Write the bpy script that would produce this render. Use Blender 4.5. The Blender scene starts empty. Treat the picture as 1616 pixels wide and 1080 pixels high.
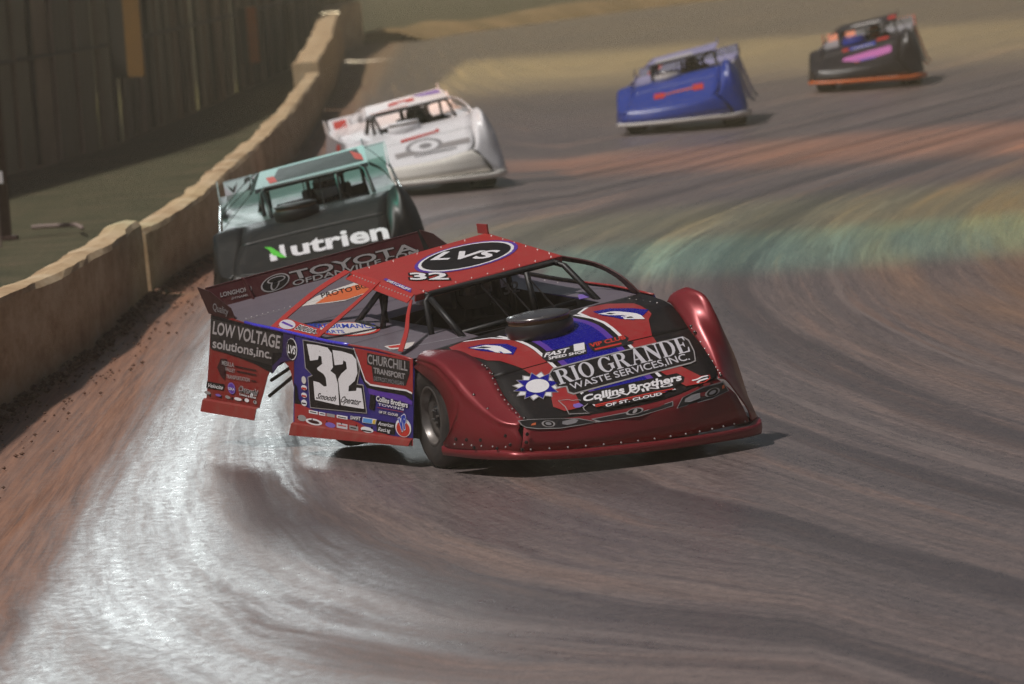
import bpy, bmesh, math, random
import numpy as np
from mathutils import Vector, Matrix, noise
from mathutils.geometry import tessellate_polygon
random.seed(7)
S = bpy.context.scene
COL = S.collection
R = math.radians
# ------------------------------------------------------------------ camera
cam_d = bpy.data.cameras.new('camera'); cam = bpy.data.objects.new('camera', cam_d); COL.objects.link(cam)
cam_d.sensor_width = 36; cam_d.lens = 9000 / 1616 * 36; cam_d.clip_start = 0.5; cam_d.clip_end = 3000
cam.matrix_world = Matrix.Translation((0, 0, 3.62)) @ Matrix.Rotation(R(90) - 0.07287, 4, 'X') @ Matrix.Rotation(R(-4.3), 4, 'Z')
cam_d.dof.use_dof = True; cam_d.dof.focus_distance = 39.0; cam_d.dof.aperture_fstop = 3.8
S.camera = cam
# ------------------------------------------------------------------ night sky, floodlight key
SUN_EL, SUN_AZ = 60, -120       # the floodlights stand to the left, behind the fence
w = bpy.data.worlds.new('World'); S.world = w; w.use_nodes = True
nt = w.node_tree; bg = nt.nodes['Background']
sky = nt.nodes.new('ShaderNodeTexSky'); sky.sky_type = 'NISHITA'; sky.sun_disc = False
sky.sun_elevation = R(SUN_EL); sky.sun_rotation = R(SUN_AZ); sky.dust_density = 3
nt.links.new(sky.outputs[0], bg.inputs[0]); bg.inputs[1].default_value = 0.017
sd = bpy.data.lights.new('key_floodlight', 'SUN'); sun = bpy.data.objects.new('key_floodlight', sd); COL.objects.link(sun)
sd.energy = 2.6; sd.angle = R(3); sd.color = (1, .95, .9)
az = R(SUN_AZ)                        # where the light comes from, measured from +Y towards +X
el = R(SUN_EL)
src = Vector((math.sin(az) * math.cos(el), math.cos(az) * math.cos(el), math.sin(el)))
sun.rotation_euler = src.to_track_quat('Z', 'Y').to_euler()
S.view_settings.view_transform = 'Standard'; S.view_settings.look = 'None'
S.view_settings.exposure = 0.25; S.view_settings.gamma = 1
S.render.engine = 'CYCLES'; S.cycles.use_denoising = True; S.cycles.denoising_prefilter = 'NONE'; S.cycles.max_bounces = 6
S.cycles.volume_bounces = 0; S.cycles.sample_clamp_indirect = 4

# ------------------------------------------------------------------ materials
MATS = {}
def mat(name, col, rough=.5, metal=0, coat=0, dust=0, noise=None, spec=.5, scale=9):
    if name in MATS: return MATS[name]
    m = bpy.data.materials.new(name); MATS[name] = m; m.use_nodes = True
    t = m.node_tree; b = t.nodes['Principled BSDF']
    b.inputs['Roughness'].default_value = rough; b.inputs['Metallic'].default_value = metal
    b.inputs['Coat Weight'].default_value = coat; b.inputs['Coat Roughness'].default_value = .25
    b.inputs['Specular IOR Level'].default_value = spec
    tc = t.nodes.new('ShaderNodeTexCoord')
    n = t.nodes.new('ShaderNodeTexNoise'); n.inputs['Scale'].default_value = scale; n.inputs['Detail'].default_value = 6; n.inputs['Roughness'].default_value = .65
    t.links.new(tc.outputs['Object'], n.inputs['Vector'])
    mx = t.nodes.new('ShaderNodeMix'); mx.data_type = 'RGBA'
    mx.inputs['A'].default_value = (*col, 1)
    dc = noise or (.23, .15, .11)
    mx.inputs['B'].default_value = (*dc, 1)
    r = t.nodes.new('ShaderNodeMapRange'); r.inputs['From Min'].default_value = .42; r.inputs['From Max'].default_value = .8
    r.inputs['To Min'].default_value = 0; r.inputs['To Max'].default_value = dust
    t.links.new(n.outputs['Fac'], r.inputs['Value']); t.links.new(r.outputs[0], mx.inputs['Factor'])
    fin = mx.outputs['Result']
    if name in ('red', 'redroof', 'redplastic', 'bluepaint', 'black', 'deckgrey', 'skirtred', 'maroon', 'white'):      # clay spatter
        sn = t.nodes.new('ShaderNodeTexNoise'); sn.inputs['Scale'].default_value = 42; sn.inputs['Detail'].default_value = 4; sn.inputs['Roughness'].default_value = .7
        t.links.new(tc.outputs['Object'], sn.inputs['Vector'])
        sr = t.nodes.new('ShaderNodeMapRange'); sr.inputs['From Min'].default_value = .61; sr.inputs['From Max'].default_value = .70; sr.inputs['To Max'].default_value = .38
        t.links.new(sn.outputs['Fac'], sr.inputs['Value'])
        m2 = t.nodes.new('ShaderNodeMix'); m2.data_type = 'RGBA'; m2.inputs['B'].default_value = (.16, .085, .06, 1)
        t.links.new(sr.outputs[0], m2.inputs['Factor']); t.links.new(fin, m2.inputs['A']); fin = m2.outputs['Result']
    t.links.new(fin, b.inputs['Base Color'])
    r2 = t.nodes.new('ShaderNodeMapRange'); r2.inputs['To Min'].default_value = max(.04, rough - .1); r2.inputs['To Max'].default_value = min(1, rough + .18)
    t.links.new(n.outputs['Fac'], r2.inputs['Value']); t.links.new(r2.outputs[0], b.inputs['Roughness'])
    return m
mat('red', (.33, .020, .022), .40, coat=.25, dust=.22); mat('redshaded', (.21, .014, .013), .42, coat=.2, dust=.25)  # quarter panel red is darkened: its shade is put into the colour
mat('redroof', (.40, .030, .024), .42, coat=.2, dust=.12)
mat('redplastic', (.235, .019, .026), .36, metal=.35, coat=.25, spec=.45, dust=.10, noise=(.12,.03,.03))
mat('maroon', (.055, .006, .009), .42, dust=.06)
mat('maroond', (.035, .007, .008), .5); mat('skirtred', (.22, .018, .014), .5, dust=.3)
mat('black', (.008, .007, .008), .5, coat=.0, dust=.04, spec=.25)
mat('blackg', (.018, .016, .017), .35, coat=.3, dust=.04)
mat('blacktube', (.01, .01, .011), .45)
mat('white', (.74, .72, .74), .45, dust=.1)
mat('greyl', (.55, .53, .57), .4, dust=.1)
mat('grey', (.36, .33, .33), .45, dust=.15)
mat('greyd', (.30, .28, .28), .45, dust=.1)
mat('greydd', (.24, .23, .24), .4)
mat('cream', (.62, .58, .55), .45, dust=.15)
mat('purple', (.10, .035, .33), .4, coat=.2, dust=.1)
mat('purplel', (.20, .12, .45), .4)
mat('purpled', (.028, .014, .08), .4, dust=.1)
mat('bluepaint', (.032, .022, .19), .38, coat=.3, dust=.22, noise=(.012, .01, .06), scale=5)
mat('bluesp', (.03, .025, .55), .22, metal=.55, dust=.7, noise=(.004, .004, .08), scale=60)
mat('blueb', (.02, .05, .4), .4)
mat('bluel', (.1, .3, .65), .45)
mat('redb', (.5, .03, .02), .45)
mat('orange', (.6, .13, .04), .45)
mat('yellow', (.65, .42, .05), .45)
mat('deckgrey', (.185, .155, .185), .36, metal=.25, dust=.25, noise=(.09, .08, .08), scale=4)
mat('tyre', (.018, .017, .017), .62, dust=.45, noise=(.10, .075, .06), scale=6)
mat('rim', (.13, .12, .115), .34, metal=.5, dust=.4, noise=(.2,.16,.13))
mat('steel', (.5, .48, .47), .28, metal=.9)
mat('bolt', (.06, .05, .05), .22, metal=.8)
mat('rivet', (.62, .58, .56), .3, metal=.6)
mat('suit', (.02, .02, .026), .8)
mat('helmet', (.12, .115, .12), .2, coat=.8)
mat('visor', (.01, .01, .012), .05)
mat('skin', (.4, .24, .17), .55)
mat('trimblue', (.06, .045, .6), .25, coat=.6)

# ------------------------------------------------------------------ mesh helpers
def link(o, parent=None):
    COL.objects.link(o)
    if parent is not None: o.parent = parent
    return o
def obj(name, vf, mats, parent=None, smooth=False, solid=0, idx=None, kind=None, offset=0):
    v, f = vf
    me = bpy.data.meshes.new(name); me.from_pydata([tuple(map(float, p)) for p in v], [], [tuple(x) for x in f]); me.validate()
    if not isinstance(mats, (list, tuple)): mats = [mats]
    for m in mats: me.materials.append(MATS[m] if isinstance(m, str) else m)
    if idx is not None and len(idx) == len(me.polygons): me.polygons.foreach_set('material_index', idx)
    if smooth: me.polygons.foreach_set('use_smooth', [True] * len(me.polygons))
    o = bpy.data.objects.new(name, me); link(o, parent)
    if solid:
        s = o.modifiers.new('thickness', 'SOLIDIFY'); s.thickness = solid; s.offset = offset
    if kind: o['kind'] = kind
    return o
def grid(rows):
    n = len(rows[0]); v = [p for r in rows for p in r]; f = []
    for i in range(len(rows) - 1):
        for j in range(n - 1):
            f.append((i * n + j, i * n + j + 1, (i + 1) * n + j + 1, (i + 1) * n + j))
    return v, f
def cat(pts, k=5):
    """Catmull-Rom through 3-D points."""
    P = [Vector(p) for p in pts]; P = [P[0] * 2 - P[1]] + P + [P[-1] * 2 - P[-2]]; out = []
    for i in range(1, len(P) - 2):
        for j in range(k):
            t = j / k; a, b, c, d = P[i - 1:i + 3]
            out.append(.5 * ((2 * b) + (c - a) * t + (2 * a - 5 * b + 4 * c - d) * t * t + (3 * b - a - 3 * c + d) * t ** 3))
    out.append(P[-2]); return out
def merge(*vfs):
    V, F = [], []
    for v, f in vfs:
        o = len(V); V += list(v); F += [tuple(i + o for i in x) for x in f]
    return V, F
def tube(pts, r, seg=8, cap=True):
    P = [Vector(p) for p in pts]; v, f = [], []
    rs = r if isinstance(r, (list, tuple)) else [r] * len(P)
    up = Vector((0, 0, 1))
    for i, p in enumerate(P):
        d = (P[min(i + 1, len(P) - 1)] - P[max(i - 1, 0)]).normalized()
        a = d.cross(up)
        if a.length < 1e-3: a = d.cross(Vector((1, 0, 0)))
        a.normalize(); b = d.cross(a)
        for k in range(seg):
            t = 2 * math.pi * k / seg; v.append(p + a * math.cos(t) * rs[i] + b * math.sin(t) * rs[i])
    for i in range(len(P) - 1):
        for k in range(seg):
            f.append((i * seg + k, i * seg + (k + 1) % seg, (i + 1) * seg + (k + 1) % seg, (i + 1) * seg + k))
    if cap: f.append(tuple(range(seg - 1, -1, -1))); f.append(tuple((len(P) - 1) * seg + k for k in range(seg)))
    return v, f
def box(x0, x1, y0, y1, z0, z1):
    v = [(x, y, z) for x in (x0, x1) for y in (y0, y1) for z in (z0, z1)]
    return v, [(0, 1, 3, 2), (4, 6, 7, 5), (0, 4, 5, 1), (2, 3, 7, 6), (0, 2, 6, 4), (1, 5, 7, 3)]
def lathe(prof, seg=40, axis='Y', c=(0, 0, 0)):
    v, f = [], []; n = len(prof)
    for k in range(seg):
        t = 2 * math.pi * k / seg
        for (a, r) in prof:
            if axis == 'Y': v.append((c[0] + r * math.cos(t), c[1] + a, c[2] + r * math.sin(t)))
            else: v.append((c[0] + r * math.cos(t), c[1] + r * math.sin(t), c[2] + a))
    for k in range(seg):
        for i in range(n - 1):
            f.append((k * n + i, k * n + i + 1, ((k + 1) % seg) * n + i + 1, ((k + 1) % seg) * n + i))
    return v, f
def domes(pts, r, nrm=None):
    V, F = [], []
    for i, p in enumerate(pts):
        n = Vector(nrm[i] if isinstance(nrm, list) else (nrm or (0, 0, 1))).normalized()
        a = n.orthogonal().normalized(); b = n.cross(a); p = Vector(p); o = len(V)
        for k in range(6):
            t = k * math.pi / 3; V.append(p + (a * math.cos(t) + b * math.sin(t)) * r)
        for k in range(6):
            t = k * math.pi / 3; V.append(p + (a * math.cos(t) + b * math.sin(t)) * r * .65 + n * r * .6)
        V.append(p + n * r * .85)
        for k in range(6):
            k2 = (k + 1) % 6; F.append((o + k, o + k2, o + 6 + k2, o + 6 + k)); F.append((o + 6 + k, o + 6 + k2, o + 12))
    return V, F
def along(pts, step):
    P = [Vector(p) for p in pts]; out = []; carry = step * .5
    for a, b in zip(P, P[1:]):
        L = (b - a).length; d = carry
        while d < L: out.append(a.lerp(b, d / L)); d += step
        carry = d - L
    return out

# ------------------------------------------------------------------ body surfaces (car space: X forward, Y left, Z up)
SX = [-4.1, -3.783, -3.155, -2.718, -1.769, -.95, -.414, 0]; SZ = [.99, .981, .907, .891, .846, .829, .791, .78]
ROOF = [(-2.283, -.464, 1.235), (-1.148, -.546, 1.128), (-1.197, .643, 1.177), (-2.345, .654, 1.297)]
BLADE = [(-3.86, -.88, .885), (-3.86, .88, .968), (-4.0, .89, 1.207), (-4.0, -.88, 1.118)]
NR0 = [[1.0, -.904, .451], [1.07, -.578, .406], [1.1, -.189, .389], [1.07, .165, .389], [.95, .58, .432]]
NR1 = [[1.03, -.934, .395], [1.11, -.61, .343], [1.15, -.154, .329], [1.11, .252, .317], [.93, .721, .294]]
NR2 = [[1.05, -.991, .259], [1.14, -.647, .216], [1.18, -.184, .166], [1.13, .282, .127], [.9, .806, .084]]
NR3 = [[1.08, -1.004, .251], [1.18, -.67, .206], [1.23, -.212, .158], [1.18, .267, .112], [.95, .813, .059]]
NR4 = [[1.08, -1.011, .21], [1.18, -.678, .157], [1.23, -.221, .104], [1.18, .257, .054], [.95, .802, -.008]]
def side(X, Z): return (X, -(.955 + .193 * (.9 - Z)), Z)
def hood(X, Y):
    b = np.interp(X, [-.6, -.2, .0, .15, .25, .35, .5, .75, 1.0, 1.15], [.855, .846, .836, .815, .785, .742, .668, .54, .425, .36]); t = np.interp(X, [-.6, .15, .5, 1.0], [.047, .06, .02, -.02])
    return (X, Y, float(b + t * Y + .012 * (1 - min(1, (Y + .08) ** 2 / .6))))
def deck(X, Y): return (X, Y, float(np.interp(X, SX, SZ)) - .012 + .052 * (Y + .96))
def bil(Q, a, b):
    q = [Vector(p) for p in Q]
    return tuple(q[0] * ((1 - a) * (1 - b)) + q[1] * (a * (1 - b)) + q[2] * (a * b) + q[3] * ((1 - a) * b))
def roof(a, b): return bil(ROOF, a, b)
def blade(a, b): return bil(BLADE, a, b)
def nose(a, b):
    q = []
    for r in (NR0, NR1):
        r = cat(r, 6); i = min(23, max(0, int(math.floor(a * 6)))); t = a * 6 - i
        q.append(r[i] + (r[i + 1] - r[i]) * t)
    return tuple(q[0] + (q[1] - q[0]) * b)
OUT = {side: Vector((0, -1, 0)), hood: Vector((.2, 0, 1)), deck: Vector((0, 0, 1)), roof: Vector((0, 0, 1)), blade: Vector((1, 0, .2)), nose: Vector((1, 0, .5))}
def sp(Sf, a, b, off):
    p = Vector(Sf(a, b)); e = .004
    n = (Vector(Sf(a + e, b)) - Vector(Sf(a - e, b))).cross(Vector(Sf(a, b + e)) - Vector(Sf(a, b - e))).normalized()
    if n.dot(OUT[Sf]) < 0: n = -n
    return p + n * off

# ------------------------------------------------------------------ lettering
_tc = {}
def text2d(s, bold=0, shear=0):
    k = (s, bold, shear)
    if k in _tc: return _tc[k]
    c = bpy.data.curves.new('t', 'FONT'); c.body = s; c.offset = bold; c.shear = shear; c.resolution_u = 3
    o = bpy.data.objects.new('t', c); COL.objects.link(o)
    dg = bpy.context.evaluated_depsgraph_get(); me = bpy.data.meshes.new_from_object(o.evaluated_get(dg))
    v = [(p.co.x, p.co.y) for p in me.vertices]; f = [tuple(p.vertices) for p in me.polygons]
    bpy.data.objects.remove(o); bpy.data.curves.remove(c); bpy.data.meshes.remove(me)
    _tc[k] = (v, f); return v, f
def el(cx, cy, rx, ry, a0=0, a1=360, n=22): return [(cx + rx * math.cos(R(a0 + (a1 - a0) * i / n)), cy + ry * math.sin(R(a0 + (a1 - a0) * i / n))) for i in range(n + (0 if abs(a1 - a0) == 360 else 1))]
SERIF = {
 'I': (.42, [[(0, 0), (.42, 0), (.42, .06), (.32, .06), (.32, .94), (.42, .94), (.42, 1), (0, 1), (0, .94), (.1, .94), (.1, .06), (0, .06)]]),
 'O': (.98, [el(.49, .5, .49, .52), el(.49, .5, .26, .45)]),
 'R': (.98, [[(0, 0), (.42, 0), (.42, .06), (.32, .06), (.32, .48), (.42, .48), (.7, 0), (1.0, 0), (1.0, .06), (.92, .06), (.62, .5), (.75, .57), (.82, .7), (.81, .82), (.73, .94), (.55, 1), (0, 1), (0, .94), (.1, .94), (.1, .06), (0, .06)], [(.32, .54), (.45, .54), (.55, .6), (.6, .73), (.56, .87), (.45, .94), (.32, .94)]]),
 'G': (1.0, [el(.48, .5, .48, .52, 38, 318, 24) + [(.96, .12), (.96, .42), (1.02, .46), (1.02, .5), (.62, .5), (.62, .46), (.74, .42), (.74, .12)] + el(.5, .5, .27, .45, 305, 52, 18) + [(.8, .68), (.86, .68), (.88, .96), (.83, .96)]]),
 'A': (1.0, [[(0, 0), (.32, 0), (.32, .05), (.23, .05), (.3, .27), (.58, .27), (.64, .05), (.55, .05), (.55, 0), (1, 0), (1, .05), (.93, .05), (.6, 1), (.48, 1), (.12, .05), (0, .05)], [(.32, .34), (.56, .34), (.45, .72)]]),
 'N': (1.0, [[(0, 0), (.3, 0), (.3, .05), (.2, .08), (.2, .75), (.78, 0), (.9, 0), (.9, .92), (1, .95), (1, 1), (.7, 1), (.7, .95), (.8, .92), (.8, .34), (.28, 1), (0, 1), (0, .95), (.1, .92), (.1, .08), (0, .05)]]),
 'D': (.98, [[(0, 0), (.5, 0), (.75, .08), (.92, .27), (.97, .5), (.92, .73), (.75, .92), (.5, 1), (0, 1), (0, .94), (.1, .94), (.1, .06), (0, .06)], [(.32, .06), (.46, .06), (.62, .13), (.72, .3), (.75, .5), (.72, .7), (.62, .87), (.46, .94), (.32, .94)]]),
 'E': (.82, [[(0, 0), (.78, 0), (.82, .3), (.76, .3), (.66, .08), (.32, .06), (.32, .48), (.5, .48), (.56, .36), (.6, .36), (.6, .66), (.56, .66), (.5, .54), (.32, .54), (.32, .94), (.62, .93), (.7, .74), (.75, .74), (.74, 1), (0, 1), (0, .94), (.1, .94), (.1, .06), (0, .06)]])}
class Decal:
    def __init__(s, Sf): s.Sf = Sf; s.V = []; s.F = []; s.I = []; s.m = []
    def mi(s, m):
        if m not in s.m: s.m.append(m)
        return s.m.index(m)
    def add(s, v, f, m, L):
        o = len(s.V); s.V += [(a, b, L) for a, b in v]; k = s.mi(m)
        for x in f: s.F.append(tuple(i + o for i in x)); s.I.append(k)
    def loops(s, loops, m, L):
        tr = tessellate_polygon([[Vector((a, b, 0)) for a, b in l] for l in loops]); s.add([q for l in loops for q in l], tr, m, L)
    def fit(s, v, bb, BL, BR, TL):
        x0, x1, y0, y1 = bb; out = []
        for x, y in v:
            a = (x - x0) / (x1 - x0); b = (y - y0) / (y1 - y0)
            out.append((BL[0] + a * (BR[0] - BL[0]) + b * (TL[0] - BL[0]), BL[1] + a * (BR[1] - BL[1]) + b * (TL[1] - BL[1])))
        return out
    def item(s, it):
        k = it[0]
        if k == 'T':
            _, tx, BL, BR, TL, m, L, b, sh, om, oa = it
            v, f = text2d(tx, b, sh); xs = [p[0] for p in v]; cap = text2d('H', b, 0)[0]; y0, y1 = min(p[1] for p in cap), max(p[1] for p in cap)
            bb = (min(xs), max(xs), y0, y1)
            if om: v2, f2 = text2d(tx, b + oa, sh); s.add(s.fit(v2, bb, BL, BR, TL), f2, om, L - .5)
            s.add(s.fit(v, bb, BL, BR, TL), f, m, L)
        elif k == 'S':
            _, tx, BL, BR, TL, m, L = it; x = 0; G = []
            for ch in tx:
                if ch == ' ': x += .3; continue
                wd, lp = SERIF[ch]; G.append((x, lp)); x += wd + .06
            for gx, lp in G: s.loops([s.fit([(gx + a, b) for a, b in l], (0, x - .06, 0, 1), BL, BR, TL) for l in lp], m, L)
        elif k == 'P': s.loops([it[1]], it[2], it[3])
        elif k == 'E':
            _, c, u, vv, m, L = it; n = 28
            s.add([(c[0] + math.cos(t) * (u[0] - c[0]) + math.sin(t) * (vv[0] - c[0]), c[1] + math.cos(t) * (u[1] - c[1]) + math.sin(t) * (vv[1] - c[1])) for t in [2 * math.pi * i / n for i in range(n)]], [tuple(range(n))], m, L)
        elif k == 'R':
            _, pts, closed, wd, m, L = it; P = [Vector(p) for p in pts]; n = len(P); A = []; B = []
            for i in range(n):
                d = (P[(i + 1) % n if closed else min(i + 1, n - 1)] - P[i - 1 if closed or i else 0]).normalized(); q = Vector((-d.y, d.x)) * wd / 2
                A.append(P[i] + q); B.append(P[i] - q)
            s.add([tuple(a) for a in A] + [tuple(b) for b in B], [(i, (i + 1) % n, n + (i + 1) % n, n + i) for i in range(n if closed else n - 1)], m, L)
        elif k == 'STAR':
            _, c, u, vv = it; c, u, vv = Vector(c), Vector(u) - Vector(c), Vector(vv) - Vector(c)
            def star(n, r0, r1, ph): return [tuple(c + u * (math.cos(t) * r) + vv * (math.sin(t) * r)) for i in range(2 * n) for t, r in [(ph + math.pi * i / n, r1 if i % 2 == 0 else r0)]]
            s.loops([star(8, 1.45, 2.2, R(22))], 'greyd', 2); s.loops([star(8, 1.35, 2.0, R(22))], 'white', 3)
            s.loops([star(8, 1.25, 2.15, 0)], 'greyd', 3.5); s.loops([star(8, 1.15, 2.0, 0)], 'bluesp', 4); s.loops([star(24, 1, 1, 0)], 'white', 5)
        elif k == 'H':
            yc = -.08
            def band(a, b, m, L, x0=-.28, x1=1.02):
                s.loops([[(x0, yc + a), (x1, yc + a), (x1, yc + b), (x0, yc + b)]], m, L)
            band(-.20, .20, 'bluesp', 1); band(.2, .245, 'purple', 1); band(-.245, -.2, 'purple', 1)
            band(.285, .31, 'white', 2); band(-.31, -.285, 'white', 2)
            for sg in (1, -1):
                f = lambda q: [(x, yc + sg * (y + .0)) for x, y in q]
                s.loops([f([(.427, .312), (-.05, .312), (-.3, .36), (-.44, .50), (-.40, .62), (-.15, .70), (.2, .64), (.26, .58), (.427, .50)])], 'red', 1)
                s.loops([f([(.437, .312), (.437, .50), (.70, .46), (.92, .56), (1.0, .52), (1.0, .40), (.9, .36), (.72, .312)])], 'red', 1)
                s.loops([f([(-.05, .285), (-.05, .31), (-.3, .358), (-.44, .498), (-.45, .47), (-.31, .335)])], 'white', 1.5)
    def build(s, name, parent, maxe=.07, base=.0055, step=.0013):
        bm = bmesh.new(); vs = [bm.verts.new(p) for p in s.V]
        for f, i in zip(s.F, s.I):
            try: q = bm.faces.new([vs[k] for k in f]); q.material_index = i
            except ValueError: pass
        if s.Sf in (hood, deck):
            bmesh.ops.triangulate(bm, faces=bm.faces)
            for _ in range(5):
                E = [e for e in bm.edges if ((e.verts[0].co - e.verts[1].co).xy).length > maxe]
                if not E: break
                bmesh.ops.subdivide_edges(bm, edges=E, cuts=1); bmesh.ops.triangulate(bm, faces=[f for f in bm.faces if len(f.verts) > 3])
        if s.Sf is nose: base = .009
        for v in bm.verts: v.co = sp(s.Sf, v.co.x, v.co.y, base + step * v.co.z)
        me = bpy.data.meshes.new(name)
        bm.to_mesh(me); bm.free()
        for m in s.m: me.materials.append(MATS[m])
        o = bpy.data.objects.new(name, me); return link(o, parent)
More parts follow.
